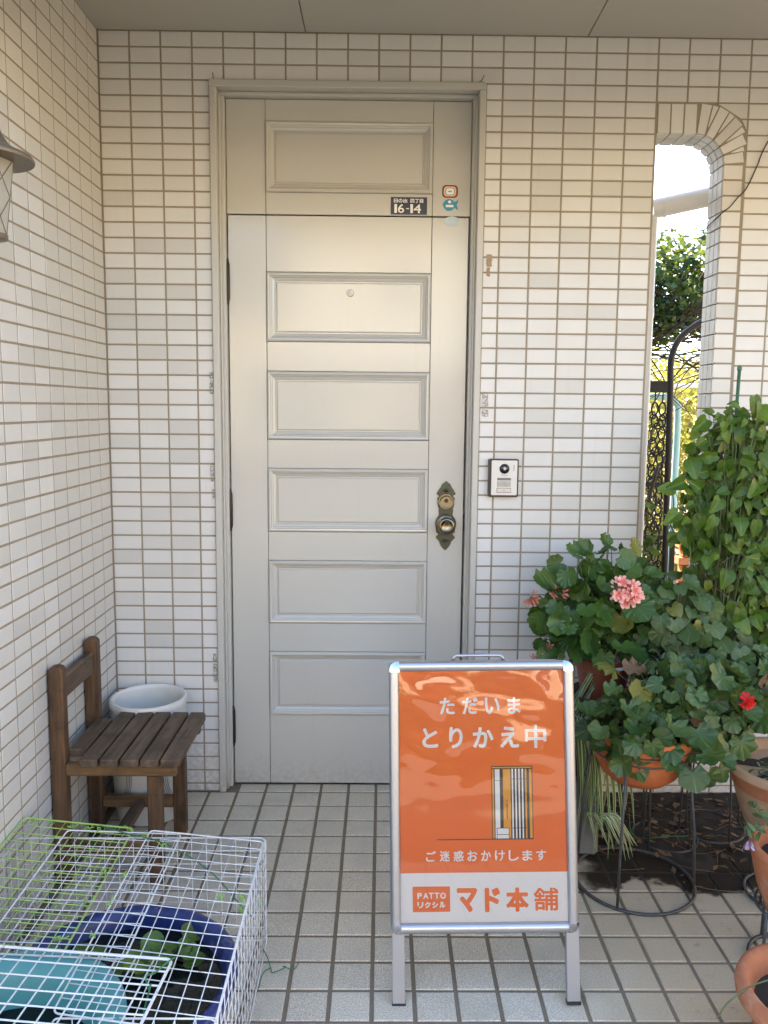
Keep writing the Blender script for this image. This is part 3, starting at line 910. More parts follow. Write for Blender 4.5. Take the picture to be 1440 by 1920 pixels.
m = MB(); m.prism([(1.160+.026*math.cos(a), 2.0065+.0165*math.sin(a)) for a in [2*PI*k/28 for k in range(28)]], 'y', DY-.0005, DY-.0001); m.build('backing', plain('faded_sticker', (.50,.60,.66), .35, var=.15, nscale=70), st)

# ------------------------------------------------------------------ intercom
ic = root('intercom', (1.347,0,1.141), 'silver and black video doorbell beside the door', 'intercom')
m = MB(); m.prism(rrect(1.347,1.1415,.103,.131,.006), 'y', -.018, -.0002); m.build('housing', M['dark'], ic, True, R(30))
m = MB(); m.prism(rrect(1.3495,1.1425,.088,.119,.004), 'y', -.0215, -.0185); m.build('faceplate', plain('silver_plastic', (.60,.60,.60), .35, .25, .04), ic, True, R(30))
m = MB(); m.lathe([(.0172,0),(.0172,.001),(.0155,.0035),(.010,.0055),(.001,.0065)], (0,0,0), 28); m.xform(Matrix.Translation((1.3495,-.0214,1.1735)) @ Matrix.Rotation(R(90), 4, 'X')); ln = m.build('lens', plain('lens_black', (.006,.006,.007), .06), ic, True, R(40))
m = MB(); m.lathe([(.005,0),(.005,.0012),(.0005,.0012)], (0,0,0), 16); m.xform(Matrix.Translation((1.3497,-.0271,1.1745)) @ Matrix.Rotation(R(90), 4, 'X')); m.build('lens_glint', M['leggrey'], ln)
m = MB(); m.bbox((1.3255,-.0225,1.1340), (1.3725,-.0212,1.1425), .0006); m.build('name_window', plain('grey_window', (.16,.16,.16), .3), ic)
for k in range(12):
    m = MB(); xx = 1.3265+k*.0039; m.box((xx,-.0221,1.1120), (xx+.0013,-.0213,1.1310)); m.build('speaker_slot', M['dark'], ic)
m = MB(); m.bbox((1.3245,-.0222,1.0915), (1.3735,-.0213,1.1080), .0005); m.build('button_rim', M['dark'], ic)
m = MB(); m.bbox((1.3257,-.0232,1.0927), (1.3723,-.0214,1.1068), .0008); bt = m.build('button', M['alu'], ic)
m = MB(); m.lathe([(.0016,0),(.0016,.0006),(.0002,.0006)], (0,0,0), 10); m.xform(Matrix.Translation((1.349,-.0231,1.0998)) @ Matrix.Rotation(R(90), 4, 'X')); m.build('button_dot', M['dark'], bt)
m = MB(); m.bbox((1.3810,-.0222,1.1660), (1.3828,-.0213,1.1880), .0004); m.build('slot', M['dark'], ic)
letter('character', 'Panasonic', 1.3380, 1.3610, 1.1505, 1.1535, lambda x, z, l: (x, -.0220-l, z), M['ink'], ic)

# ------------------------------------------------------------------ tape remains, pins and cable on the wall
tapes = [(1.283,1.868,.021,.040,'patch of torn brown tape on tiles right of the door, upper'),
         (1.281,1.832,.014,.030,'narrow scrap of torn brown tape below the upper right patch'),
         (1.280,1.409,.022,.050,'long strip of brown tape residue above the doorbell'),
         (1.281,1.362,.022,.022,'square scrap of tape residue just above the doorbell'),
         (.350,1.480,.014,.020,'small tape scrap left of the door beside the door viewer height'),
         (.351,1.440,.014,.045,'strip of tape residue left of the door, below a small scrap'),
         (.348,1.150,.013,.060,'slanted strip of tape residue left of the door near the middle hinge'),
         (.353,1.078,.012,.030,'looped tape scrap left of the door at middle hinge height'),
         (.347,.495,.014,.030,'tape scrap left of the door above the ceramic pot'),
         (.348,.440,.016,.065,'long tape strip left of the door beside the ceramic pot')]
M['tape_b'] = plain('torn_brown_tape', (.34,.23,.15), .55, var=.35, nscale=120)
M['tape_line'] = plain('tape_edge_grime', (.20,.17,.13), .7, var=.3, nscale=90)
def mk_tape():
    t = NT('clear_tape_residue'); n = t.noise(t.pos(), 90, 4, .6)
    t.set(Base_Color=(.50,.47,.41), Roughness=.3, Alpha=t.maprange(n, .40, .60, .05, .45)); return t.m
M['tape_g'] = mk_tape()
for k, (x, z, w, h_, lb) in enumerate(tapes):
    jr = random.Random(k); pts = []
    N_ = 10
    for s_ in (-1, 1):
        for i in range(N_):
            f_ = (i if s_ < 0 else N_-1-i)/(N_-1)
            pts.append((x+s_*w/2*(1+jr.uniform(-.35,.05))*(.75 if f_ in (0,1) else 1), z-h_/2+h_*f_+jr.uniform(-.0015,.0015)))
    m = MB(); m.prism(pts, 'y', -.0016, -.0012)
    o = tag(m.build('tape_scrap', M['tape_b'] if k < 2 else M['tape_g'], None), lb, 'tape', 'tape remains round the door')
    if k >= 2:
        m = MB(); m.tube([(p[0], -.0018, p[1]) for p in pts], .00055, 4, closed=True); m.build('grimy_edge', M['tape_line'], o, True)
m = MB(); m.tube([(.372,.002,2.428), (.373,-.010,2.436), (.3725,-.012,2.449)], .0011, 6)
tag(m.build('hook', M['iron']), 'thin dark pin standing on the left end of the door frame top', 'pin')
m = MB(); m.tube([(1.236,-.011,2.4315), (1.243,-.012,2.434), (1.252,-.012,2.452)], .0013, 6)
tag(m.build('hook', M['iron']), 'bent dark wire standing on the right end of the door frame top', 'pin')
def spline(pts, n=8):
    pts = [Vector(p) for p in pts]; out = []
    P = [pts[0]*2-pts[1]] + pts + [pts[-1]*2-pts[-2]]
    for i in range(1, len(P)-2):
        for k in range(n):
            t = k/n; a, b, c, d = P[i-1], P[i], P[i+1], P[i+2]
            out.append(.5*((2*b)+(c-a)*t+(2*a-5*b+4*c-d)*t*t+(3*b-a-3*c+d)*t**3))
    out.append(pts[-1]); return out
m = MB(); m.tube(spline([(2.60,-.006,2.72), (2.33,-.006,2.50), (2.193,-.007,2.262), (2.160,-.007,2.18), (2.131,-.006,2.112), (2.105,-.007,2.083), (2.078,-.006,2.050), (2.058,-.004,2.034), (2.046,.03,2.018), (2.046,.09,2.008), (2.05,.118,2.005), (2.03,.13,2.0)], 6), .0021, 6)
tag(m.build('cable', M['cable'], None, True), 'thin black cable crossing the tiles into the opening', 'cable')

# ------------------------------------------------------------------ wall lantern
lp = root('wall_lantern', (.11,-1.05,1.70), 'brown wall lantern with brimmed cap and leaded glass, cut by the left edge', 'lamp')
LC = (.11,-1.05)
m = MB(); m.lathe([(.100,1.872),(.101,1.877),(.097,1.883),(.074,1.893),(.056,1.903),(.044,1.920),(.034,1.942),(.020,1.962),(.012,1.972),(.014,1.982),(.010,1.992),(.001,1.996)], (LC[0],LC[1],0), 40)
m.build('cap', M['lampcap'], lp, True, R(40))
n = 6; m = MB()
for k in range(n):
    a0, a1 = 2*PI*k/n+.25, 2*PI*(k+1)/n+.25
    p = [(LC[0]+r_*math.cos(a), LC[1]+r_*math.sin(a), z) for (r_, a, z) in ((.060,a0,1.877),(.060,a1,1.877),(.041,a1,1.725),(.041,a0,1.725))]
    q = MB(); q.quad(*p); q.v += [(LC[0]+(v[0]-LC[0])*.93, LC[1]+(v[1]-LC[1])*.93, v[2]) for v in q.v]
    q.f += [(7,6,5,4),(0,4,5,1),(1,5,6,2),(2,6,7,3),(3,7,4,0)]
    g = q.build('glass_pane', M['lampglass'], lp)
    P = [Vector(v) for v in p]
    lead = MB()
    def at(s_, t_): return (P[0]*(1-s_)+P[1]*s_)*(1-t_) + (P[3]*(1-s_)+P[2]*s_)*t_
    out = Vector((math.cos((a0+a1)/2), math.sin((a0+a1)/2), 0))*.0006
    for (sa, ta, sb, tb) in ((0,0,1,.5),(0,.5,1,1),(1,0,0,.5),(1,.5,0,1),(0,0,0,1)):
        lead.tube([at(sa,ta)+out, at(sb,tb)+out], .0011, 5)
    lead.build('lead', M['lampcap'], g)
m = MB(); m.lathe([(.030,1.712),(.044,1.716),(.044,1.7255),(.001,1.7255)], (LC[0],LC[1],0), 24); m.build('base_ring', M['lampcap'], lp, True, R(40))
m = MB(); m.tube(spline([(.004,-1.05,1.86), (.03,-1.05,1.93), (.05,-1.05,1.985), (.09,-1.05,2.01), (.11,-1.05,1.99)], 6), .007, 10); m.build('arm', M['lampcap'], lp, True)
m = MB(); m.bbox((.0,-1.085,1.80), (.010,-1.015,1.92), .004); m.build('back_plate', M['lampcap'], lp)

# ------------------------------------------------------------------ small wooden chair
ch = root('wooden_chair', (.19,-.44,0), 'small weathered wooden chair with slatted seat against the left wall', 'chair')
def wbox(name, lo, hi, mat, b=.004, parent=ch, rot=0.0):
    m = MB(); m.bbox(lo, hi, b); return m.build(name, M[mat], parent)
for (y, zt) in ((-.590, .652), (-.318, .655)):
    m = MB(); pts = []
    x0, x1 = .004, .046
    top = [(x1-.0005, zt-.012), (x1-.008, zt-.003), (x1-.021, zt), (x0+.008, zt-.003), (x0+.0005, zt-.012)]
    m.prism([(x0, .008), (x1, .008), (x1, .38)] + top + [(x0, .38)], 'y', y-.0, y+.036)
    o = m.build('back_post', M['wood_v'], ch)
    bv = o.modifiers.new('bevel', 'BEVEL'); bv.width = .004; bv.segments = 2; bv.limit_method = 'ANGLE'; bv.angle_limit = R(50)
wbox('back_rail', (.013,-.556,.545), (.036,-.317,.612), 'wood_y')
for y in (-.590, -.318): wbox('leg', (.272,y+.002,.008), (.312,y+.036,.336), 'wood_v')
wbox('side_rail', (.0465,-.596,.337), (.358,-.572,.374), 'wood_x'); wbox('side_rail', (.0465,-.300,.337), (.358,-.276,.374), 'wood_x')
wbox('cross_rail', (.318,-.5715,.338), (.342,-.3005,.372), 'wood_y')
wbox('stretcher', (.0465,-.311,.098), (.2715,-.291,.136), 'wood_x', .003); wbox('stretcher', (.0465,-.582,.098), (.2715,-.562,.136), 'wood_x', .003)
wbox('cross_stretcher', (.150,-.5615,.100), (.182,-.3115,.128), 'wood_y', .003)
sx = .040
for k in range(6):
    w = .0505
    y0, y1 = -.622 + (.02 if k == 0 else 0), -.262 - (.012 if k == 0 else 0)
    if k == 0: y0, y1 = -.553, -.3185
    m = MB()
    e = .010 if k == 5 else .003
    m.prism([(sx, y0), (sx+w-e, y0), (sx+w, y0+e), (sx+w, y1-e*1.4), (sx+w-e, y1), (sx, y1)], 'z', .3745, .3985)
    o = m.build('seat_slat', M['wood_y'], ch)
    bv = o.modifiers.new('bevel', 'BEVEL'); bv.width = .0035; bv.segments = 2; bv.limit_method = 'ANGLE'; bv.angle_limit = R(50)
    for yy in (-.584, -.288):
        if k:
            for xx in (sx+.013, sx+w-.013):
                s_ = MB(); s_.lathe([(.0028,.3984),(.0028,.3989),(.0003,.3989)], (xx,yy,0), 8); s_.build('screw', M['bronze'], o)
    sx += w+.0058

# ------------------------------------------------------------------ white ceramic pot behind the chair
cp = root('ceramic_pot', (.153,-.145,0), 'white glazed cylindrical ceramic pot in the corner behind the chair', 'pot')
m = MB(); m.lathe([(.105,.002),(.112,.006),(.118,.05),(.1215,.15),(.1225,.30),(.1225,.375),(.1260,.385),(.1270,.398),(.1245,.406),(.1185,.4085),(.1120,.405),(.1100,.396),(.1090,.38),(.106,.30),(.102,.05),(.001,.045)], (.153,-.145,0), 48)
m.build('vessel', M['ceramic'], cp, True, R(50))
def arcs(a_c, z_c, k0):
    for k in range(4):
        r_ = .085+.006*k; pts = []
        for i in range(13):
            t = -1.1 + 2.2*i/12
            ang = a_c + (r_*math.cos(t)-.085)/.1228*k0; z = z_c + r_*math.sin(t)*1.3
            rr = .1226 if z > .30 else .1218
            pts.append((.153+rr*math.cos(ang), -.145+rr*math.sin(ang), z))
        q = MB(); q.tube(pts, .0007, 5); q.build('painted_line', M['bronze'], cp, True)
arcs(-1.95, .17, 1); arcs(-.85, .17, -1); arcs(-.3, .15, -1)

# ------------------------------------------------------------------ wire cage over the water bowls
cage = root('wire_cage', (.33,-1.14,0), 'white wire mesh cage tied from grid panels at lower left', 'cage')
def wpanel(name, o, u, v, nu, nv, mat, rw=.0013, rf=.0022, sag=0.0, seed=0, label=None):
    """rectangular grid panel: origin o, edge vectors u and v"""
    o = Vector(o); u = Vector(u); v = Vector(v); nrm = u.cross(v).normalized(); jr = random.Random(seed)
    def P(a, b): return o + u*a + v*b - nrm*sag*4*(a*(1-a)*b*(1-b)) * (1 if nrm.z >= 0 else -1)
    rr = .012; lu, lv = u.length, v.length; fu, fv = rr/lu, rr/lv
    loop = []
    for (ca, cb, a0) in ((fu, fv, 180), (1-fu, fv, 270), (1-fu, 1-fv, 0), (fu, 1-fv, 90)):
        for k in range(5):
            t = R(a0+90*k/4); loop.append(P(ca+fu*math.cos(t), cb+fv*math.sin(t)))
    m = MB(); m.tube(loop, rf, 6, closed=True); fr_ = m.build(name, M[mat], cage, True)
    if label: fr_['label'] = label
    m = MB(); off = nrm*(rw*1.0)
    for i in range(1, nu):
        j = jr.uniform(-.004,.004); m.tube([P(i/nu+j/lu*.2, b) + off for b in (0,.25,.5,.75,1)], rw, 5)
    for i in range(1, nv):
        j = jr.uniform(-.004,.004); m.tube([P(a, i/nv+j/lv*.2) - off for a in (0,.25,.5,.75,1)], rw, 5)
    g = m.build('grid_wires', M[mat], fr_, True); stuff(g)
    return fr_
CZ = .286
wpanel('side_panel', (.644,-.834,.004), (.002,-.610,0), (0,0,CZ), 17, 8, 'wire', .0010, .0018, seed=1)
wpanel('back_panel', (.012,-.830,.004), (.630,-.004,.006), (0,0,CZ-.006), 17, 8, 'wire', .0010, .0018, seed=2)
wpanel('side_panel', (.016,-.838,.004), (.004,-.600,0), (0,0,CZ-.01), 17, 8, 'wire', .0010, .0018, seed=3)
wpanel('front_panel', (.352,-1.446,.004), (.292,0,0), (0,0,CZ), 8, 8, 'wire', .0010, .0018, seed=4)
wpanel('top_panel', (.349,-.818,CZ+.014), (.293,-.042,-.006), (.003,-.625,-.002), 8, 17, 'wire', .0011, .0019, .006, 5)
wpanel('top_panel', (.134,-.808,CZ+.008), (.295,-.018,0), (.004,-.470,0), 8, 13, 'wire', .0011, .0020, .005, 6)
wpanel('top_panel', (.006,-.765,CZ+.018), (.288,-.015,-.02), (.0,-.500,-.012), 8, 14, 'wire_green', .0014, .0024, .004, 7, 'lime green grid panel on the cage top by the wall')
wpanel('top_panel', (.060,-1.270,CZ+.026), (.474,-.048,-.002), (-.020,-.300,.004), 13, 8, 'wire', .0018, .0031, .0, 8, 'rusty white grid panel lying on the near corner of the cage')
ties = [(.030,-.775,.30,'tie_light'),(.085,-.785,.30,'tie_light'),(.140,-.800,.30,'tie_light'),(.185,-.808,.30,'tie_light'),(.215,-.812,.30,'tie_light'),(.295,-.818,.302,'tie_light'),(.345,-.850,.304,'tie_light'),(.400,-.885,.298,'tie_light'),(.292,-1.00,.298,'tie_light'),(.345,-1.02,.30,'tie_light'),(.290,-1.11,.296,'tie_light'),(.347,-1.13,.30,'tie_light'),(.283,-1.24,.298,'tie_light'),(.350,-1.235,.30,'tie_light'),(.585,-1.095,.296,'tie_light'),(.628,-1.09,.292,'tie_light'),(.632,-1.13,.288,'tie_light'),(.638,-.86,.24,'tie'),(.640,-.90,.16,'tie_light')]
for k, (x, y, z, mt) in enumerate(ties):
    jr = random.Random(50+k); p = Vector((x,y,z)); pts = []
    for i in range(12):
        a = i*1.05
        pts.append(p + Vector((math.cos(a)*.0042 + i*.0007*jr.uniform(-1,1), i*.0011*jr.uniform(-1,1), math.sin(a)*.0042)))
    pts.append(pts[-1] + Vector((jr.uniform(-.02,.02), jr.uniform(-.008,.008), jr.uniform(.002,.024))))
    m = MB(); m.tube(pts, .0011, 5); m.build('garden_tie', M[mt], cage, True)
m = MB(); m.tube(spline([(.215,-.805,.305), (.30,-.84,.302), (.40,-.88,.30), (.52,-.93,.26), (.60,-.97,.20), (.642,-.99,.17)], 6), .0016, 5); m.build('garden_tie', M['tie'], cage, True)
m = MB(); m.tube(spline([(.540,-1.322,.318), (.528,-1.345,.322), (.512,-1.36,.314), (.500,-1.375,.318), (.506,-1.385,.30), (.515,-1.40,.318), (.500,-1.41,.25), (.497,-1.42,.15), (.500,-1.43,.05)], 6), .0016, 5); m.build('garden_tie', M['tie'], cage, True)
m = MB(); m.tube(spline([(.632,-.88,.035), (.655,-.905,.018), (.668,-.93,.006), (.675,-.945,.004), (.705,-.935,.010), (.700,-.945,.020), (.725,-.935,.005), (.738,-.925,.016)], 6), .0013, 5)
m.tube(spline([(.668,-.93,.005), (.652,-.945,.003), (.648,-1.0,.003), (.640,-1.03,.003), (.622,-1.045,.003)], 6), .0011, 5)
tag(m.build('twist_tie', M['tie'], None, True), 'loose green twist tie lying on the floor right of the cage', 'wire tie')

# ------------------------------------------------------------------ blue bowl with water plants, teal basin
bw = root('water_bowl', (.385,-1.19,0), 'large blue glazed bowl of dark water and floating plants inside the cage', 'bowl')
m = MB(); m.lathe([(.14,.002),(.16,.006),(.205,.06),(.232,.12),(.242,.158),(.249,.168),(.250,.176),(.244,.181),(.234,.182),(.224,.177),(.219,.168),(.212,.13),(.19,.07),(.15,.03),(.001,.028)], (.385,-1.19,0), 56); m.build('vessel', M['bluebowl'], bw, True, R(60))
m = MB(); m.lathe([(.214,.1395),(.214,.1405),(.001,.1405)], (.385,-1.19,0), 48); m.build('water', M['water'], bw)
def leaf_mesh(name, outline, mat, cup=.12, fold=0.0, tip=-.1, rip=0.0, seed=0, rings=(.5,)):
    """leaf in local XY with its stalk end at the origin, tip along +Y; outline is a list of (x, y)"""
    jr = random.Random(seed); m = MB(); cx, cy = 0, sum(p[1] for p in outline)/len(outline)*.55
    n = len(outline)
    def zf(x, y): 
        r2 = x*x + (y-cy)**2
        return cup*r2/.05 + fold*abs(x) + tip*max(0, y-cy)**2/.06
    m.v.append((cx, cy, zf(cx, cy)))
    for s_ in list(rings)+[1.0]:
        for k, (x, y) in enumerate(outline):
            px, py = cx+(x-cx)*s_, cy+(y-cy)*s_
            m.v.append((px, py, zf(px, py) + (rip*math.sin(k*2.2+seed)*s_*s_) + jr.uniform(-1,1)*rip*.5*s_))
    for k in range(n): m.f.append((0, 1+k, 1+(k+1) % n))
    for q in range(len(rings)):
        for k in range(n):
            j = (k+1) % n; m.f.append((1+q*n+k, 1+(q+1)*n+k, 1+(q+1)*n+j, 1+q*n+j))
    return m.mesh(name, mat, True)
def ger_outline(lobes=9, r=.05, dep=.10, notch=.55, n=27, jag=.03, seed=0):
    jr = random.Random(seed); out = []
    for k in range(n):
        t = -PI + 2*PI*(k+.5)/n          # angle from +Y
        rr = r*(1 - dep + dep*abs(math.cos(t*lobes/2)) + jr.uniform(-jag, jag))
        rr *= (1 - notch*math.exp(-((PI-abs(t))/.30)**2))
        out.append((rr*math.sin(t), r*.55 + rr*math.cos(t)))
    return out
def ivy_outline(r=.05, n=25, seed=0):
    jr = random.Random(seed); out = []
    for k in range(n):
        t = -PI + 2*PI*(k+.5)/n
        lob = abs(math.cos(t*2.5))
        rr = r*(.83 + .17*lob**.8 + .03*math.cos(t*13+seed) + jr.uniform(-.02,.02)) * (1 - .5*math.exp(-((PI-abs(t))/.35)**2))
        out.append((rr*math.sin(t), r*.5 + rr*math.cos(t)))
    return out
def heart_outline(r=.05, n=20, wid=.8):
    out = []
    for k in range(n):
        t = -PI + 2*PI*(k+.5)/n; a = abs(t)
        rr = r*(.78 + .42*math.exp(-(a/.42)**2)) * (1 - .42*math.exp(-((PI-a)/.35)**2))
        out.append((rr*math.sin(t)*wid*1.1, r*.55 + rr*math.cos(t)))
    return out
def lance_outline(l=.05, w=.018, n=14):
    out = []
    for k in range(n):
        t = 2*PI*k/n; out.append((w*math.sin(t)*(1-.25*math.cos(t)), l*.5 - l*.5*math.cos(t)))
    return out[::-1]
LM = {
 'ger': [leaf_mesh('geranium_leaf', ger_outline(9, .05, .13, .6, 36, .02, k), M['leaf_ger'], .12+.22*k, 0, -.12, .0034, k) for k in range(4)],
 'ivy': [leaf_mesh('ivy_leaf', ivy_outline(.05, 25, k), M['leaf_ivy'], .06+.20*(k-1), 0, -.25, .0060, k+10) for k in range(5)],
 'vine': [leaf_mesh('vine_leaf', heart_outline(.05, 20, .72+.06*k), M['leaf_vine'], -.02, .18+.08*k, -.25, .0010, k+20) for k in range(4)],
 'shrub': [leaf_mesh('shrub_leaf', ivy_outline(.05, 25, k+31), M['leaf_shrub'], .02, .12, -.2, .003, k+30) for k in range(4)],
 'water': [leaf_mesh('water_leaf', ger_outline(1, .05, .0, .25, 20, .01, k), M['leaf_water'], .25, 0, 0, .001, k+40) for k in range(3)],
 'lance': [leaf_mesh('lance_leaf', lance_outline(.06, .013), M['leaf_shrub'], 0, .2, -.3, .0005, k+50) for k in range(3)],
}
def place_leaf(parent, kind, p, nrm, tipd, size, r_):
    """leaf with face normal nrm and tip towards tipd; size = leaf width"""
    z = nrm.normalized(); y = tipd - z*tipd.dot(z)
    if y.length < 1e-4: y = z.orthogonal()
    y.normalize(); x = y.cross(z)
    Mx = Matrix(((x.x,y.x,z.x),(x.y,y.y,z.y),(x.z,y.z,z.z)))
    s_ = size/.1
    o = put('leaf', r_.choice(LM[kind]), parent, p, Mx.to_euler(), (s_*r_.uniform(.85,1.12), s_, s_*r_.uniform(.6,1.9)))
    return o
jr = random.Random(5)
for k in range(30):
    c0 = jr.choice(((.47,-1.08),(.47,-1.08),(.43,-1.12),(.30,-1.14)))
    p = Vector((c0[0]+jr.gauss(0,.035), c0[1]+jr.gauss(0,.028), .143+jr.uniform(0,.035)))
    place_leaf(bw, 'water', p, Vector((jr.uniform(-.5,.5), jr.uniform(-.7,.2), 1)), Vector((jr.uniform(-1,1), jr.uniform(-1,1), .2)), jr.uniform(.030,.055), jr)
tb = root('plastic_basin', (.265,-1.475,.178), 'teal plastic basin half full of dark water under the rusty grid panel', 'basin')
m = MB(); m.lathe([(.165,.1785),(.178,.182),(.196,.24),(.206,.276),(.216,.279),(.219,.285),(.216,.291),(.204,.292),(.190,.288),(.172,.262),(.166,.225),(.158,.190),(.001,.188)], (.265,-1.475,0), 56); m.build('vessel', M['teal'], tb, True, R(60))
m = MB(); m.lathe([(.160,.2065),(.160,.2075),(.001,.2075)], (.265,-1.475,0), 40); m.build('water', M['water'], tb)

# ------------------------------------------------------------------ A-board
SO = Vector((1.181,-1.052,0)); SW = Vector((-.016,.184,.983)).normalized(); SU = Vector((1,0,.016)).normalized(); SN = SU.cross(SW).normalized()
def ST(u, w, n_=0.0): return SO + SU*u + SW*w + SN*n_
def sxf(m): m.v = [tuple(ST(p[0], p[2], -p[1])) for p in m.v]; return m     # local x right, z up the board, y away from the viewer
ab = root('a_board_sign', (1.18,-.97,0), 'aluminium A-board with an orange Japanese poster in front of the door', 'sign')
U0, U1, W0, W1 = -.2165, .2215, .1665, .7935
FWD = .0235
def half_round(name, a, b, horizontal, z0, z1, par=ab):
    """snap rail with a rounded face"""
    m = MB(); N_ = 9; prof_ = []
    for k in range(N_+1):
        t = PI*k/N_; prof_.append((.5-.5*math.cos(t), .013*math.sin(t)**.7))
    m_v = []
    for e in (a, b):
        for (f_, d_) in prof_:
            c_ = z0+(z1-z0)*f_
            m_v.append((e, -d_, c_) if horizontal else (c_, -d_, e))
    n_ = len(prof_); m.v = m_v
    for k in range(n_-1): m.f.append((k, k+1, n_+k+1, n_+k))
    m.f.append(tuple(range(n_))); m.f.append(tuple(range(n_, 2*n_))[::-1]); m.f.append((0, n_-1, 2*n_-1, n_))
    return sxf(m).build(name, M['alu'], par, True, R(40))
CN = .0245
half_round('frame_rail', U0+CN, U1-CN, True, W0, W0+FWD); half_round('frame_rail', U0+CN, U1-CN, True, W1-FWD, W1)
half_round('frame_rail', W0+CN, W1-CN, False, U0, U0+FWD); half_round('frame_rail', W0+CN, W1-CN, False, U1-FWD, U1)
for (cu, su) in ((U0, 1), (U1, -1)):
    for (cw_, sw_) in ((W0, 1), (W1, -1)):
        m = MB(); pts = [(cu+su*CN, cw_), (cu+su*CN, cw_+sw_*CN), (cu, cw_+sw_*CN)]
        rr = .020
        for k in range(7):
            t = R(90*k/6); pts.append((cu+su*(rr-rr*math.cos(t)), cw_+sw_*(rr-rr*math.sin(t))))
        m.prism(pts, 'y', -.0085, .0005)
        ins = [(cu+su*CN+(p[0]-(cu+su*CN))*.62, cw_+sw_*CN+(p[1]-(cw_+sw_*CN))*.62) for p in pts]
        n = len(m.v); L_ = len(pts); m.f.pop(0)
        m.v += [(p[0], -.0145, p[1]) for p in ins]
        for i in range(L_):
            j = (i+1) % L_; m.f.append((i, j, n+j, n+i))
        m.f.append(tuple(n+i for i in range(L_)))
        sxf(m).build('corner_cap', M['chrome'], ab, True, R(50))
for (a, b) in ((-.2145,-.1845), (.1925,.2235)):
    m = MB(); m.bbox((a,.001,.006), (b,.018,W1-.012), .0015); lg = sxf(m).build('leg', M['leggrey'], ab)
    m = MB(); m.bbox((a-.001,0,.0), (b+.001,.019,.0085), .001); sxf(m).build('rubber_foot', M['dark'], lg)
m = MB(); m.box((U0+.012,.0012,W0+.012), (U1-.012,.004,W1-.012)); sxf(m).build('back_sheet', M['dark'], ab)
PU0, PU1, PW0, PW1, PWM = U0+.0215, U1-.0215, W0+.0205, W1-.0205, .3025
m = MB(); m.box((PU0,.0002,PWM), (PU1,.001,PW1)); ps = sxf(m).build('poster', M['orange'], ab); ps['label'] = 'orange poster in white Japanese lettering'
m = MB(); m.box((PU0,.0002,PW0), (PU1,.001,PWM-.0002)); sxf(m).build('poster_footer', M['white_print'], ab)
PL = lambda lift: (lambda u, w, l: ST(u, w, lift+l))
def row(chars, boxes, mat, fat, lift=.0001, par=ps, off=0.0, nf=8):
    for chx, (a, b, c, d) in zip(chars, boxes): letter('character', chx, a, b, c, d, PL(lift), M[mat], par, off, fat, nf)
def spread(n, a, b, w): return [a + (b-a-w)*k/(n-1) for k in range(n)]
x_ = spread(4, -.0955, .1010, .0350)
row('ただいま', [(x, x+w, .6690, .7060) for x, w in zip(x_, (.0340,.0345,.0330,.0290))], 'white_print', .0012)
x_ = spread(5, -.1388, .1545, .0480)
row('とりかえ', [(x_[0]+.002, x_[0]+.036, .5920, .6350), (x_[1]+.004, x_[1]+.033, .5905, .6370), (x_[2]-.001, x_[2]+.045, .5910, .6360), (x_[3]+.002, x_[3]+.044, .5905, .6370)], 'white_print', .0017)
row('中', [(x_[4], x_[4]+.048, .5890, .6410)], 'white_print', .0014)
x_ = spread(9, -.1322, .1492, .0225)
row('ご迷惑おかけします', [(x, x+.0225, .3290, .3520) for x in x_], 'white_print', .0006, nf=6)
bx = MB(); bx.prism(rrect(-.1212, .2430, .0875, .0575, .0022), 'y', -.0006, .0001); bx = sxf(bx).build('logo_box', M['orange'], ab)
x_ = spread(5, -.1535, -.0885, .0115)
row('PATTO', [(x, x+w, .2445, .2575) for x, w in zip(x_, (.0095,.0115,.0105,.0105,.0122))], 'white_print', .0006, .0008, bx, nf=6)
x_ = spread(4, -.1535, -.0895, .0125)
row('リクシル', [(x, x+.0125, .2240, .2365) for x in x_], 'white_print', .0008, .0008, bx, nf=6)
for chx, a, b, f_ in (('マ',-.0585,-.0165,.0030), ('ド',.0065,.0370,.0030), ('本',.0560,.1040,.0026), ('舗',.1190,.1750,.0011)):
    letter('character', chx, a, b, .2150, .2650, PL(.0001), M['orange'], ab, 0, f_, 10)
def flat(name, pts, mat, lift, par=ps):
    m = MB(); m.prism(pts, 'y', -lift, -lift+.00012); return sxf(m).build(name, M[mat], par)
def rect(a, b, c, d): return [(a,c),(b,c),(b,d),(a,d)]
Z0 = .3782
flat('drawn_ground_line', rect(-.1060,.1210,Z0-.0010,Z0+.0010), 'ink', .00018)
flat('drawn_door', rect(.0236,.1211,Z0,.5470), 'ink', .00024)
flat('drawn_door_head', rect(.0256,.1191,.5418,.5448), 'amber', .00034)
flat('drawn_door_jamb', rect(.0256,.0294,Z0+.0018,.5394), 'amber', .00034); flat('drawn_door_jamb', rect(.1128,.1190,Z0+.0018,.5394), 'amber', .00034)
flat('drawn_side_light', rect(.0318,.0432,Z0+.0018,.5394), 'white_print', .00034)
flat('drawn_side_light_bar', rect(.0316,.0440,.5130,.5140), 'ink', .00042)
flat('drawn_door_leaf', rect(.0510,.0686,Z0+.0018,.5394), 'amber', .00034)
for k in range(5):
    xx = .0716 + k*.0079; flat('drawn_slat', rect(xx,xx+.0034,Z0+.0012,.5400), 'white_print' if k < 4 else 'amber', .00034)
for zz in (.4030, .5160): flat('drawn_slat_bar', rect(.0705,.1105,zz,zz+.0011), 'ink', .00042)
flat('drawn_handle', rect(.0588,.0608,.4240,.4600), 'ink', .00042); flat('drawn_handle_dot', rect(.0586,.0610,.4650,.4678), 'ink', .00042)
flat('drawn_toolbox', rect(.0345,.0640,Z0+.0005,.4042), 'ink', .00046)
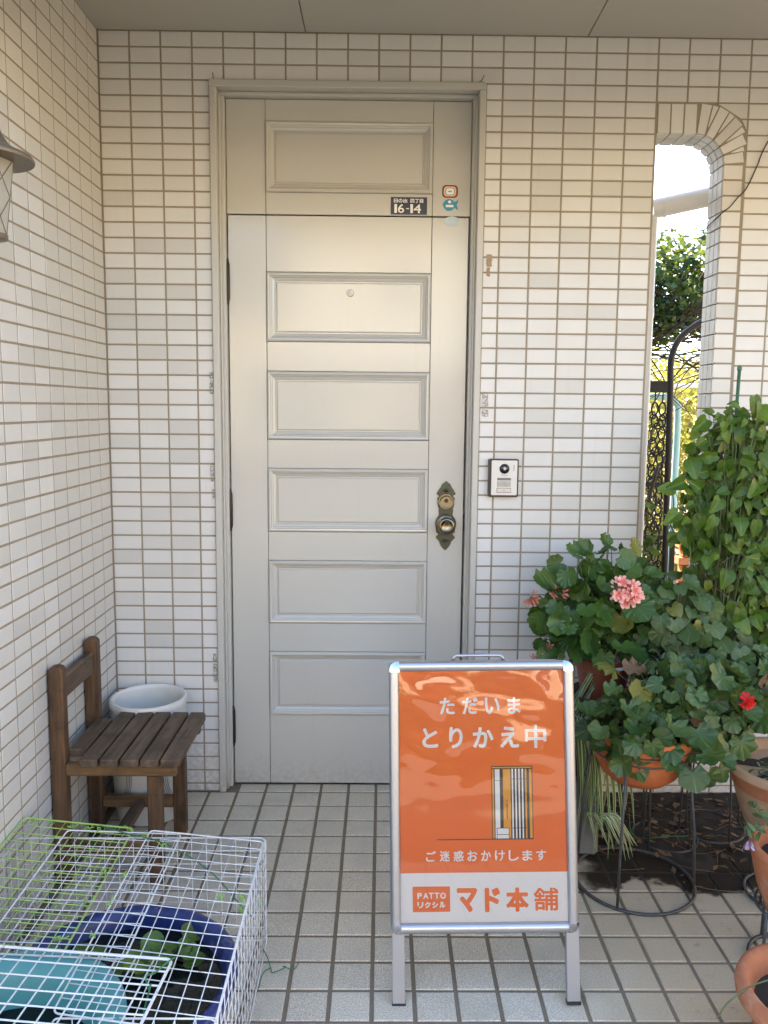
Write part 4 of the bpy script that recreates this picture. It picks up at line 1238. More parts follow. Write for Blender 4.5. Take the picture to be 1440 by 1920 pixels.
flat('drawn_toolbox_lid', rect(.0358,.0627,.3895,.4028), 'white_print', .00054); flat('drawn_toolbox_base', rect(.0358,.0627,Z0+.0016,.3882), 'white_print', .00054)
# clear film over the poster, buckled along its top
m = MB(); NU, NW = 44, 64
for j in range(NW+1):
    for i in range(NU+1):
        u = PU0 + (PU1-PU0)*i/NU; w = PW0 + (PW1-PW0)*j/NW
        t = (w-.42)/(PW1-.42); amp = .0003 + .0030*max(0, t)
        h_ = noise.noise(Vector((u*7, w*13, 1.3)))*1.0 + noise.noise(Vector((u*16+w*9, w*26, 4.1)))*.45
        edge = min(1, i/4, (NU-i)/4, j/4, (NW-j)/3)
        m.v.append(tuple(ST(u, w, .0024 + amp*h_*edge)))
for j in range(NW):
    for i in range(NU):
        a = j*(NU+1)+i; m.f.append((a, a+1, a+NU+2, a+NU+1))
m.build('clear_film', M['film'], ab, True, fix=False)
# carrying handle and rear frame
m = MB(); m.tube([ST(u, w, -.022) for u, w in ((-.062,.790),(-.060,.799),(-.054,.8035),(.052,.8035),(.058,.799),(.060,.790))], .0042, 8); m.build('handle', M['leggrey'], ab, True)
RW = Vector((-.016,-.20,.979)).normalized()
top = ST(0,.785,-.030)
def RT(u, d, n_=0): return top + SU*u - RW*d + Vector((0,1,0))*n_
dl = top.z/RW.z
for (a, b) in ((U0,U0+.03), (U1-.03,U1)):
    m = MB(); m.bbox((a,0,0), (b,.018,dl), .0015); m.v = [tuple(RT(p[0], p[2], p[1]-.009)) for p in m.v]; m.build('rear_leg', M['leggrey'], ab)
m = MB(); m.bbox((U0+.03,0,-.006), (U1-.03,.016,.018), .003); m.v = [tuple(RT(p[0], p[2], p[1]-.008)) for p in m.v]; m.build('rear_rail', M['alu'], ab)
m = MB(); m.bbox((U0+.03,0,dl-.19), (U1-.03,.016,dl-.165), .003); m.v = [tuple(RT(p[0], p[2], p[1]-.008)) for p in m.v]; m.build('rear_rail', M['alu'], ab)
m = MB(); m.box((U0+.03,.006,.018), (U1-.03,.009,dl-.165)); m.v = [tuple(RT(p[0], p[2], p[1]-.008)) for p in m.v]; m.build('rear_sheet', M['leggrey'], ab)

# ------------------------------------------------------------------ potted plants at the right
def stems(parent, segs, mat='stem_green', name='stem'):
    m = MB()
    for (pts, r_) in segs: m.tube(pts, r_, 5)
    return stuff(m.build(name, M[mat], parent, True, fix=False))
def bush(parent, kind, blobs, base, seed, petiole='stem_green', thick=.0016, face=(0,-.55,.5), keep=None):
    """leaves spread through ellipsoids; each on a stalk running back towards the plant's base"""
    r_ = random.Random(seed); segs = []; base = Vector(base); cnt = 0
    for (c, rad, n, s0, s1) in blobs:
        c = Vector(c); placed = []; tries = 0
        while len(placed) < n and tries < n*30:
            tries += 1
            d = Vector((r_.gauss(0,1), r_.gauss(0,1), r_.gauss(0,1))).normalized()
            q = r_.uniform(.55, 1.0) if r_.random() < .8 else r_.uniform(.2, .6)
            p = c + Vector((d.x*rad[0], d.y*rad[1], d.z*rad[2]))*q
            if keep and not keep(p): continue
            s_ = r_.uniform(s0, s1)
            if any((p-pp).length < .30*(s_+ss) for pp, ss in placed): continue
            placed.append((p, s_))
            out = Vector((d.x/rad[0], d.y/rad[1], d.z/rad[2])).normalized()
            nrm = (out*.55 + Vector(face) + Vector((r_.gauss(0,.42), r_.gauss(0,.34), r_.gauss(0,.42))))
            tip = out + Vector((r_.gauss(0,.4), r_.gauss(0,.3), -.55+r_.gauss(0,.3)))
            place_leaf(parent, kind, p, nrm, tip, s_, r_); cnt += 1
            mid = p.lerp(c.lerp(base, .4), .45) + Vector((r_.gauss(0,.006), r_.gauss(0,.006), -.006))
            segs.append(([p, p.lerp(mid, .6)+Vector((0,0,.003)), mid], thick))
            if r_.random() < .45: segs.append((spline([mid, mid.lerp(base, .5)+Vector((r_.gauss(0,.012), r_.gauss(0,.012), 0)), base], 3), thick*1.9))
    stems(parent, segs, petiole)
def filler(parent, kind, blobs, seed, face=(0,-.8,.3)):
    """the crowded leaves behind the outer ones, joined"""
    r_ = random.Random(seed); m = MB()
    for (c, rad, n, s0, s1) in blobs:
        for k in range(n):
            d = Vector((r_.gauss(0,1), r_.gauss(0,1), r_.gauss(0,1))).normalized()*r_.random()**.4
            p = Vector((c[0]+d.x*rad[0], c[1]+d.y*rad[1], c[2]+d.z*rad[2]))
            z = (Vector(face)+Vector((r_.gauss(0,.5), r_.gauss(0,.4), r_.gauss(0,.5)))).normalized(); y = Vector((r_.gauss(0,.6), r_.gauss(0,.4), -1)); y = (y-z*y.dot(z)).normalized(); x = y.cross(z)
            s_ = r_.uniform(s0,s1)/.1; me = r_.choice(LM[kind]); i = len(m.v)
            m.v += [tuple(p+(x*v.co.x+y*v.co.y+z*v.co.z)*s_) for v in me.vertices]; m.f += [tuple(i+q for q in f.vertices) for f in me.polygons]
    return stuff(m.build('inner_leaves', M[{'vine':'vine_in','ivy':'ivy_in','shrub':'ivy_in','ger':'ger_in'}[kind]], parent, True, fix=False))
def floret_mesh(name, mat, r=.016, n=5, seed=0, open_=.35):
    jr = random.Random(seed); m = MB()
    for k in range(n):
        a = 2*PI*k/n + jr.uniform(-.15,.15); L_ = r*jr.uniform(.85,1.1); w = L_*.62
        d = Vector((math.cos(a), math.sin(a), 0)); e = Vector((-d.y, d.x, 0)); i = len(m.v)
        for (t, ww, z) in ((.05,.10,0),(.45,.75,.22),(.8,1.0,.30+open_*.3),(1.0,.62,.26+open_*.6)):
            for s_ in (-1,0,1):
                m.v.append(tuple(d*L_*t + e*s_*w*.5*ww + Vector((0,0,L_*(z*open_ + (.10 if s_ else 0)*t)))))
        for q in range(3):
            for s_ in range(2): m.f.append((i+q*3+s_, i+q*3+s_+1, i+q*3+4+s_, i+q*3+3+s_))
    return m.mesh(name, mat, True)
FM = {'pink': [floret_mesh('pink_floret', M['pink'], .0165, 5, k, .3+.2*k) for k in range(3)],
      'dry': [floret_mesh('faded_floret', M['pinkdry'], .011, 4, k, 1.3) for k in range(3)],
      'red': [floret_mesh('red_floret', M['red'], .0155, 6, k, .4) for k in range(2)],
      'lilac': [floret_mesh('lilac_floret', M['lilac'], .016, 5, 3, 1.2)]}
def flowers(parent, kind, c, rad, n, seed, base, size=1.0, face=(0,-.9,.3)):
    r_ = random.Random(seed); c = Vector(c); segs = []
    for k in range(n):
        d = Vector((r_.gauss(0,1), r_.gauss(0,1), r_.gauss(0,1))).normalized()
        p = c + Vector((d.x*rad[0], d.y*rad[1], d.z*rad[2]))*r_.uniform(.6,1)
        nz = (d*.6 + Vector(face)).normalized(); q = nz.to_track_quat('Z', 'Y').to_euler()
        s_ = size*r_.uniform(.8,1.15)
        put('flower', r_.choice(FM[kind]), parent, p, q, (s_,s_,s_)); segs.append(([p, p.lerp(c, .7)-nz*.006, c-Vector((0,0,.012))], .0008))
    segs.append((spline([c-Vector((0,0,.012)), c.lerp(Vector(base), .5)+Vector((0,.01,.01)), base], 5), .0017)); stems(parent, segs, 'stem_green', 'flower_stalk')
def pot_profile(z0, z1, rb, rt, rim=.008, rimh=.022, th=.007):
    return [(rb*.9,z0), (rb,z0+.003), (rt-.004,z1-rimh-.003), (rt+rim-.004,z1-rimh), (rt+rim,z1-.004), (rt+rim-.003,z1), (rt-th+.001,z1), (rt-th,z1-.004), (rt-th-.004,z1-.022), (.001,z1-.022)]
def soil(parent, c, r_, z):
    m = MB(); N_ = 20; jr = random.Random(int(c[0]*1000)); m.v.append((c[0],c[1],z+.004))
    for s_ in (.4,.75,1):
        for k in range(N_):
            a = 2*PI*k/N_; m.v.append((c[0]+r_*s_*math.cos(a), c[1]+r_*s_*math.sin(a), z+jr.uniform(-.003,.005)*(1 if s_ < 1 else 0)))
    for k in range(N_): m.f.append((0, 1+k, 1+(k+1) % N_))
    for q in range(2):
        for k in range(N_): j = (k+1) % N_; m.f.append((1+q*N_+k, 1+q*N_+N_+k, 1+q*N_+N_+j, 1+q*N_+j))
    m.build('soil', M['soil'], parent, True)
def ring(c, r_, z, n=40): return [(c[0]+r_*math.cos(2*PI*k/n), c[1]+r_*math.sin(2*PI*k/n), z) for k in range(n)]
def wire_stand(c, r0, z1, r1, label, n=4, rot=.4, rw=.0042, ring2=None):
    st = root('plant_stand', (c[0],c[1],0), label, 'plant stand', 'wire plant stands')
    m = MB(); m.tube(ring(c, r0, rw), rw, 8, closed=True); m.build('base_ring', M['wire_stand'], st, True)
    m = MB(); m.tube(ring(c, r1, z1), rw*.8, 8, closed=True); m.build('top_ring', M['wire_stand'], st, True)
    for k in range(n):
        a = 2*PI*k/n + rot; d = Vector((math.cos(a), math.sin(a), 0)); c0 = Vector((c[0],c[1],0))
        m = MB(); m.tube([c0+d*r0+Vector((0,0,rw)), c0+d*(r0*.75+r1*.25)+Vector((0,0,z1*.5)), c0+d*(r1+rw*.6)+Vector((0,0,z1+.006))], rw*.85, 8); m.build('leg', M['wire_stand'], st, True)
    return st

# 1 ivy geranium in an orange terracotta bowl on the ring stand
BC = (1.683,-.545)
wire_stand(BC, .170, .408, .134, 'grey wire plant stand with a round floor ring, under the orange bowl', 4, R(-122), .0048)
iv = root('potted_ivy_geranium', (BC[0],BC[1],.32), 'bushy ivy geranium with one red flower, in an orange terracotta bowl', 'potted plant')
m = MB(); m.lathe([(.075,.322),(.082,.3225),(.108,.345),(.128,.385),(.138,.420),(.141,.428),(.1455,.432),(.1475,.445),(.1475,.470),(.144,.474),(.136,.472),(.132,.455),(.001,.452)], (BC[0],BC[1],0), 48); m.build('pot', M['terracotta_orange'], iv, True, R(45))
m = MB(); m.tube(ring(BC, .1470, .437), .0022, 6, closed=True); m.build('pot_band', M['darkpot'], iv, True)
bush(iv, 'ivy', [((1.70,-.60,.50),(.185,.10,.085),62,.058,.090), ((1.86,-.56,.545),(.165,.12,.115),62,.060,.095), ((1.73,-.56,.585),(.16,.10,.085),46,.045,.078),
                 ((2.03,-.50,.575),(.13,.10,.10),34,.060,.10), ((1.80,-.66,.43),(.10,.05,.05),16,.060,.085), ((1.635,-.645,.465),(.075,.045,.06),16,.050,.075)], (1.70,-.53,.46), 21, 'stem_brown', .0013)
filler(iv, 'ivy', [((1.72,-.55,.52),(.15,.08,.07),60,.05,.08), ((1.88,-.50,.56),(.17,.10,.13),120,.05,.08), ((2.06,-.46,.58),(.13,.09,.11),60,.05,.08)], 72, (0,-.5,.6))
flowers(iv, 'red', (1.93,-.665,.592), (.014,.010,.012), 5, 3, (1.90,-.56,.50), 1.05)
# 2 pink geranium in a red-brown pot
GC = (1.645,-.27)
wire_stand(GC, .095, .452, .062, 'dark wire stand half hidden behind the grey planter, under the pink geranium', 4, .3, .0036)
gr = root('potted_geranium', (GC[0],GC[1],.46), 'round-leaved geranium with pale pink flower heads in a red-brown plastic pot', 'potted plant')
m = MB(); m.lathe(pot_profile(.460,.602,.066,.088,.006,.040,.004), (GC[0],GC[1],0), 40); m.build('pot', M['brownpot'], gr, True, R(40))
m = MB(); m.lathe([(.080,.454),(.098,.456),(.106,.478),(.103,.480),(.094,.460),(.001,.4585)], (GC[0],GC[1],0), 36); m.build('saucer', M['darkpot'], gr, True, R(40))
m = MB()
for k in range(7):
    a = R(-88+k*6); a2 = a+R(6)
    if k < 6: m.quad(*[(GC[0]+r_*math.cos(t), GC[1]+r_*math.sin(t), z) for (r_, t, z) in ((.0945,a,.576),(.0945,a2,.576),(.0945,a2,.586),(.0945,a,.586))])
m.build('plant_label', M['white_print'], gr)
soil(gr, GC, .082, .578)
bush(gr, 'ger', [((1.545,-.31,.755),(.115,.09,.10),40,.062,.105), ((1.68,-.30,.79),(.115,.10,.11),42,.058,.100), ((1.53,-.30,.885),(.055,.05,.055),7,.060,.085),
                 ((1.66,-.26,.905),(.085,.06,.05),12,.060,.095), ((1.50,-.33,.665),(.075,.06,.055),16,.050,.085), ((1.63,-.35,.665),(.09,.05,.06),16,.065,.100)], (1.645,-.27,.60), 5, 'stem_green', .0017)
filler(gr, 'ger', [((1.60,-.26,.74),(.14,.06,.10),70,.05,.09)], 74)
flowers(gr, 'pink', (1.662,-.395,.834), (.054,.022,.044), 26, 4, (1.65,-.28,.66), 1.22)
flowers(gr, 'dry', (1.398,-.32,.797), (.022,.016,.018), 11, 6, (1.50,-.30,.74), .95)
flowers(gr, 'dry', (1.475,-.34,.815), (.032,.016,.014), 7, 7, (1.54,-.30,.72), .9)
flowers(gr, 'dry', (1.445,-.35,.640), (.016,.012,.014), 5, 8, (1.54,-.31,.66), .85)
flowers(gr, 'dry', (1.408,-.34,.605), (.010,.008,.014), 3, 9, (1.47,-.34,.635), .8)
# 3 climber on a stake
VC = (2.03,-.235)
vn = root('climbing_plant', (VC[0],VC[1],0), 'tall climber with heart-shaped leaves wound up a green stake', 'climbing plant')
wire_stand(VC, .11, .298, .090, 'wire stand at the wall under the tall climber', 4, .2, .004)
m = MB(); m.lathe(pot_profile(.305,.50,.085,.115,.008,.03), (VC[0],VC[1],0), 40); m.build('pot', M['darkpot'], vn, True, R(40)); soil(vn, VC, .106, .476)
m = MB(); m.tube([(2.020,-.250,.47), (2.026,-.252,1.0), (2.036,-.250,1.505)], .0055, 8); sk = m.build('stake', M['stake'], vn, True)
m = MB(); m.lathe([(.004,1.500),(.0072,1.503),(.0072,1.513),(.004,1.517),(.001,1.518)], (2.036,-.250,0), 10); m.build('stake_cap', M['stake'], sk, True)
for (x, y) in ((1.955,-.21), (2.105,-.22), (2.06,-.16)):
    m = MB(); m.tube([(x,y,.46), (x+.01,y,1.30)], .0045, 7); m.build('stake', M['stake'], vn, True)
bush(vn, 'vine', [((2.03,-.27,1.28),(.14,.09,.14),78,.028,.066), ((2.03,-.28,1.08),(.175,.10,.17),94,.030,.072), ((2.06,-.28,.86),(.165,.10,.17),76,.034,.074), ((2.09,-.29,.66),(.13,.09,.14),36,.040,.076), ((1.885,-.27,1.12),(.05,.05,.13),12,.050,.078)],
     (2.03,-.22,.5), 31, 'stem_green', .0011, (0,-1.0,.28))
filler(vn, 'vine', [((2.05,-.235,1.25),(.15,.06,.17),210,.035,.07), ((2.05,-.235,1.02),(.19,.07,.22),380,.035,.072), ((2.11,-.235,.76),(.18,.07,.22),320,.04,.075), ((2.16,-.25,.60),(.10,.06,.14),110,.04,.075)], 71)
r_ = random.Random(2); place_leaf(vn, 'vine', Vector((2.075,-.27,1.425)), Vector((.3,-1,.1)), Vector((.2,0,-1)), .085, r_)
m = MB()
for k in range(6):
    pts = []; a0 = r_.uniform(0, 6.28); rr = r_.uniform(.03,.12); x0 = r_.uniform(-.05,.05)
    for i in range(26):
        z = .48 + i*.033; a = a0 + i*.42*(1 if k % 2 else -1)
        pts.append((2.03+x0+rr*math.cos(a)*(.5+.5*math.sin(i*.2)), -.235+rr*.8*math.sin(a), z))
    m.tube(spline(pts, 3), .0014, 5)
stuff(m.build('vine_stem', M['stem_brown'], vn, True, fix=False))
# 4 mixed shrub filling the gap
SC = (1.86,-.30)
sb = root('potted_shrub', (SC[0],SC[1],0), 'grey-green lobed-leaf shrub between the climber and the pink geranium', 'potted plant')
wire_stand(SC, .10, .338, .080, 'wire stand at the wall under the lobed-leaf shrub', 4, .5, .0038)
m = MB(); m.lathe(pot_profile(.345,.50,.072,.095,.008,.028), (SC[0],SC[1],0), 36); m.build('pot', M['darkpot'], sb, True, R(40)); soil(sb, SC, .087, .477)
bush(sb, 'shrub', [((1.84,-.34,.745),(.13,.08,.09),56,.045,.080), ((1.93,-.38,.66),(.14,.08,.10),46,.045,.080), ((1.80,-.27,.83),(.07,.05,.05),12,.045,.07), ((1.87,-.33,.84),(.05,.05,.05),8,.05,.075)], (1.86,-.30,.3), 41, 'stem_brown', .0016)
filler(sb, 'shrub', [((1.87,-.31,.72),(.15,.06,.12),130,.04,.075), ((1.98,-.33,.60),(.16,.07,.10),90,.04,.075)], 73)
bush(sb, 'lance', [((1.80,-.42,.635),(.07,.04,.05),26,.035,.055)], (1.86,-.33,.5), 42, 'stem_green', .001)
m = MB()
for k in range(4): m.tube(spline([(1.86+.01*k,-.30,.48), (1.85+.02*k,-.31,.55), (1.82+.04*k,-.34,.62), (1.80+.05*k,-.33,.76)], 4), .0045, 6)
stuff(m.build('woody_stem', M['stem_brown'], sb, True, fix=False))
# 5 pale banded bowl on a stand at the right edge
PC = (2.095,-.61)
wire_stand(PC, .105, .262, .125, 'wire stand under the pale banded bowl at the right edge', 4, R(-150), .0045)
bp = root('potted_seedlings', (PC[0],PC[1],.17), 'wide pale terracotta bowl with a darker band and small seedlings, at the right edge', 'potted plant')
m = MB(); m.lathe([(.080,.172),(.090,.173),(.118,.215),(.136,.262),(.152,.318),(.155,.326)], (PC[0],PC[1],0), 48); m.build('pot', M['terracotta_pale'], bp, True, R(50))
m = MB(); m.lathe([(.1552,.3262),(.163,.352),(.167,.368)], (PC[0],PC[1],0), 48); m.f = m.f[:-2]; m.build('pot_band', M['terracotta_band'], bp, True)
m = MB(); m.lathe([(.1672,.3682),(.181,.374),(.184,.388),(.180,.396),(.170,.397),(.160,.388),(.152,.368),(.001,.366)], (PC[0],PC[1],0), 48); m.build('pot_rim', M['terracotta_pale'], bp, True, R(50))
soil(bp, PC, .152, .368)
bush(bp, 'lance', [((2.05,-.66,.388),(.10,.07,.018),40,.022,.038)], (2.1,-.55,.365), 44, 'stem_green', .0008, (0,-.3,.8))
# 6 terracotta pot on a low stand, and one on the floor in front
AC = (1.978,-.90)
wire_stand(AC, .105, .150, .098, 'low rusty wire stand under the small terracotta pot at the right edge', 4, R(-160), .0048)
pa = root('potted_petunia', (AC[0],AC[1],.05), 'small terracotta pot with trailing petunia at the right edge', 'potted plant')
m = MB(); m.lathe([(.045,.095),(.052,.096),(.075,.140),(.098,.20),(.112,.262),(.118,.290),(.121,.300),(.118,.309),(.110,.311),(.103,.306),(.098,.285),(.094,.270),(.001,.268)], (AC[0],AC[1],0), 44); m.build('pot', M['terracotta'], pa, True, R(50)); soil(pa, AC, .094, .272)
r_ = random.Random(12); segs = []
for (px, py, pz, n) in ((1.850,-.87,.345,12), (1.880,-.84,.375,8), (1.92,-.87,.40,10), (1.965,-.89,.42,10)):
    c = Vector((px,py,pz)); base = Vector((1.945,-.87,.28)); segs.append((spline([base, base.lerp(c,.5)+Vector((0,0,.03)), c], 4), .0013))
    for k in range(n):
        p = c.lerp(base, r_.uniform(0,.45)) + Vector((0,0,.012)); d = Vector((r_.gauss(0,1), r_.gauss(0,.8), r_.gauss(.2,.7))).normalized()
        place_leaf(pa, 'lance', p, Vector((r_.gauss(0,.4),-.5,.8)), d, r_.uniform(.035,.055), r_)
stems(pa, segs)
put('flower', FM['lilac'][0], pa, (1.845,-.895,.318), (R(150),0,0), (1,1,1)); put('flower', FM['lilac'][0], pa, (1.848,-.894,.322), (R(140),.3,0), (.8,.8,.8))
TC = (1.858,-1.225)
pb = root('potted_cuttings', (TC[0],TC[1],0), 'terracotta pot with dry cuttings on the floor at the lower right corner', 'potted plant')
m = MB(); m.lathe([(.085,.002),(.095,.004),(.120,.06),(.138,.115),(.150,.128),(.163,.142),(.166,.160),(.162,.172),(.152,.176),(.138,.170),(.130,.150),(.124,.128),(.001,.124)], (TC[0],TC[1],0), 48); m.build('pot', M['terracotta'], pb, True, R(50)); soil(pb, TC, .127, .130)
r_ = random.Random(17); segs = []; segs2 = []
for k in range(26):
    a = r_.uniform(0,6.28); rr = r_.uniform(.02,.11); p = Vector((TC[0]+rr*math.cos(a), TC[1]+rr*math.sin(a), .13)); q = p + Vector((r_.gauss(0,.035), r_.gauss(0,.035), r_.uniform(.01,.07)))
    segs2.append(([p, p.lerp(q,.5)+Vector((r_.gauss(0,.01),0,.015)), q], .0012))
segs.append((spline([(1.90,-1.27,.14), (1.85,-1.25,.205), (1.79,-1.235,.215), (1.72,-1.225,.19), (1.665,-1.23,.155), (1.64,-1.235,.12)], 6), .0018))
segs.append((spline([(1.89,-1.24,.14), (1.84,-1.20,.215), (1.795,-1.185,.235)], 6), .0016))
stems(pb, segs); stems(pb, segs2, 'twig', 'dry_stem')
for k in range(8): place_leaf(pb, 'lance', Vector((TC[0]-.06+r_.gauss(0,.04), TC[1]+.02+r_.gauss(0,.04), .15)), Vector((r_.gauss(0,.4),-.4,.8)), Vector((r_.gauss(0,1), r_.gauss(0,1), .4)), r_.uniform(.03,.05), r_)
# 7 spider plant tumbling from its pot over a grey planter
gp = MB(); gp.bbox((1.440,-.415,.001), (1.612,-.205,.235), .008)
tag(gp.build('concrete_planter', M['greywall']), 'grey concrete block under the spider plant behind the A-board', 'planter')
sp = root('spider_plant', (1.53,-.31,.236), 'spider plant with long white-edged leaves hanging to the floor behind the A-board', 'potted plant')
m = MB(); m.lathe(pot_profile(.2365,.40,.062,.085,.006,.03), (1.53,-.31,0), 36); m.build('pot', M['darkpot'], sp, True, R(40)); soil(sp, (1.53,-.31), .078, .378)
def blade(parent, pts, w, seed=0):
    P = spline(pts, 5); m = MB(); m.uv = []; n = len(P); side0 = None
    for i, p in enumerate(P):
        t = (P[min(i+1,n-1)]-P[max(i-1,0)]).normalized(); s_ = t.cross(Vector((.25,-1,.25))).normalized()
        up_ = s_.cross(t); ww = w*(.55+.45*min(1, i/4))*(1-(i/(n-1))**3*.92)
        for k, a in enumerate((-1,0,1)):
            m.v.append(tuple(p + s_*a*ww*.5 + up_*(0 if a else -ww*.18))); m.uv.append((k/2, i/(n-1)))
    for i in range(n-1):
        for k in range(2): m.f.append((i*3+k, i*3+k+1, i*3+4+k, i*3+3+k))
    m.build('leaf', M['blade'], parent, True, fix=False)
r_ = random.Random(23)
for k in range(30):
    b = Vector((1.555+r_.gauss(0,.022), -.34+r_.gauss(0,.015), .388))
    a = r_.uniform(-.35, 1.0); rx = .018 + .075*a*abs(a) + r_.gauss(0,.012); ry = -.075 - r_.uniform(0,.05); drop = r_.uniform(.14,.37)
    t1 = b + Vector((rx*.35, ry*.55, r_.uniform(.015,.055))); t2 = b + Vector((rx*.8, ry*.95, -drop*.22))
    t3 = b + Vector((rx*1.05, ry*1.08, -drop*.62)); t4 = b + Vector((rx*1.1+r_.gauss(0,.010), ry*1.1, -drop))
    blade(sp, [b, t1, t2, t3, t4], r_.uniform(.010,.017))
for k in range(5):
    b = Vector((1.535+r_.gauss(0,.02), -.31, .39)); blade(sp, [b, b+Vector((.02+.02*k*.4,-.02,.10)), b+Vector((.05+.015*k,-.03,.19)), b+Vector((.085+.012*k,-.05,.225+.01*k))], .011)
for k in range(11):
    b = Vector((1.590+r_.gauss(0,.014), -.455+r_.gauss(0,.01), .135)); a = r_.uniform(-1.6,1.2); L_ = r_.uniform(.06,.12)
    blade(sp, [b, b+Vector((math.cos(a)*L_*.45, -.015, .03)), b+Vector((math.cos(a)*L_*.8+.01, -.02-.02*r_.random(), -.02)), b+Vector((math.cos(a)*L_+.02, -.03, -.055-.05*r_.random()))], .0095)
m = MB(); m.tube(spline([(1.55,-.34,.39), (1.575,-.43,.33), (1.590,-.455,.22), (1.590,-.455,.135)], 6), .0018, 5); m.build('runner', M['stem_green'], sp, True)

# ------------------------------------------------------------------ litter and ties on the wet floor
m = MB(); NX, NY = 74, 52
for j in range(NY+1):
    for i in range(NX+1):
        x = 1.58 + .80*i/NX; y = -.62 + .615*j/NY
        q = noise.noise(Vector((x*4.5, y*4.5, 2.0)))*.16
        e = min(1, max(0, (x-1.66+q)/.10)) * min(1, max(0, (y+.50+q)/.12))
        z = -.012 + e*(.0165 + .006*noise.noise(Vector((x*22, y*22, 0))) + .0045*noise.noise(Vector((x*70, y*70, 3))))
        m.v.append((x, y, z))
for j in range(NY):
    for i in range(NX): a = j*(NX+1)+i; m.f.append((a, a+1, a+NX+2, a+NX+1))
sl_ = stuff(m.build('spilled_soil', M['soil'], None, True, fix=False)); sl_['label'] = 'dark damp soil washed over the floor under the plant stands'; sl_['category'] = 'soil'
r_ = random.Random(33); m = MB()
for k in range(190):
    x = r_.uniform(1.62,2.25); y = -.02-abs(r_.gauss(.22,.16))
    if y < -.62: continue
    s_ = r_.uniform(.006,.022); a = r_.uniform(0,6.28); u = Vector((math.cos(a), math.sin(a), r_.uniform(-.2,.2)))*s_; v = Vector((-math.sin(a), math.cos(a), r_.uniform(-.3,.3)))*s_*r_.uniform(.3,.7); p = Vector((x,y,.008+abs(u.z)+abs(v.z)))
    m.quad(p-u, p-v*.8+Vector((0,0,.001)), p+u, p+v)
for k in range(46):
    x = r_.uniform(1.55,2.2); y = -.05-abs(r_.gauss(.22,.15)); a = r_.uniform(0,6.28); L_ = r_.uniform(.03,.11)
    m.tube([(x,y,.007), (x+math.cos(a)*L_*.5,y+math.sin(a)*L_*.5,.010+r_.random()*.008), (x+math.cos(a+.3)*L_,y+math.sin(a+.3)*L_,.007)], .0009, 4)
lt_ = m.build('leaf_litter', M['litter']); stuff(lt_); lt_['label'] = 'dead leaves and twigs on the wet floor under the plants'; lt_['category'] = 'leaf litter'
m = MB(); m.tube(spline([(1.745,-.285,.075), (1.752,-.30,.012), (1.79,-.32,.006), (1.86,-.315,.010), (1.93,-.305,.006), (1.945,-.30,.014), (1.95,-.312,.006), (1.962,-.306,.006)], 6), .0014, 5)
tag(m.build('twist_tie', M['tie'], None, True), 'green twist tie lying on the wet floor under the plant stands', 'wire tie')
m = MB(); m.tube(spline([(1.845,-.575,.004), (1.90,-.60,.006), (1.98,-.625,.012), (2.04,-.64,.006)], 5), .0013, 5)
tag(m.build('stick', M['twig'], None, True), 'thin dry stick on the floor beside the round stand ring', 'stick')

# ------------------------------------------------------------------ garden behind the opening
gt = root('gutter_pipe', (2.2,.30,2.1), 'white rain gutter with downpipe beyond the opening', 'gutter')
m = MB(); m.tube([(1.915,.30,2.112), (2.50,.235,2.232), (3.0,.18,2.335)], .035, 20); m.build('gutter', M['pvc'], gt, True, R(50))
m = MB(); m.tube([(1.952,.295,2.117), (1.960,.294,2.1187)], .0365, 20); m.build('joint', M['pvc'], gt, True, R(50))
m = MB(); m.lathe([(.0185,-.06),(.0185,2.09)], (1.921,.30,0), 20); m.build('downpipe', M['pvc'], gt, True, R(50))
for z in (1.72, .92):
    m = MB(); m.lathe([(.0205,z),(.0205,z+.035)], (1.921,.30,0), 20); m.build('collar', M['pvc'], gt, True, R(50))
# iron gate with scrolls
GY = 1.5
ga = root('iron_gate', (2.4,GY,-.03), 'black wrought iron garden gate with arched post and scrollwork', 'gate')
m = MB(); m.tube(spline([(2.462,GY,-.03), (2.455,GY,.6), (2.442,GY,1.40), (2.436,GY,1.58), (2.440,GY,1.66), (2.470,GY,1.74), (2.53,GY,1.80), (2.64,GY,1.86), (2.85,GY,1.90)], 6), .0165, 10); m.build('arched_post', M['iron'], ga, True)
m = MB(); m.bbox((2.05,GY-.012,1.470), (2.428,GY+.012,1.530), .003); m.build('top_rail', M['iron'], ga)
for z in (.985, .70): m = MB(); m.bbox((2.05,GY-.008,z-.012), (2.44,GY+.008,z+.012), .002); m.build('rail', M['iron'], ga)
m = MB(); m.bbox((2.480,GY-.01,-.03), (2.505,GY+.01,.73), .002); m.build('post', M['iron'], ga)
m = MB(); m.bbox((2.506,GY-.009,.705), (2.75,GY+.009,.728), .002); m.build('rail', M['iron'], ga)
ov = MB(); ov.tube([(.017*math.cos(t), 0, .034*math.sin(t)) for t in [2*PI*k/18 for k in range(18)]], .0046, 6, closed=True); ov_me = ov.mesh('scroll_oval', M['iron'], True)
sc_ = MB(); sc_.tube([( (.003+.0022*t)*math.cos(t), 0, (.003+.0022*t)*math.sin(t)*1.3) for t in [k*.5 for k in range(20)]], .0040, 6); sc_me = sc_.mesh('scroll_coil', M['iron'], True)
for x in (2.363, 2.403):
    m = MB(); m.tube([(x,GY,1.472), (x,GY,1.415)], .0042, 6); m.build('hanger', M['iron'], ga, True)
z = 1.385; k = 0
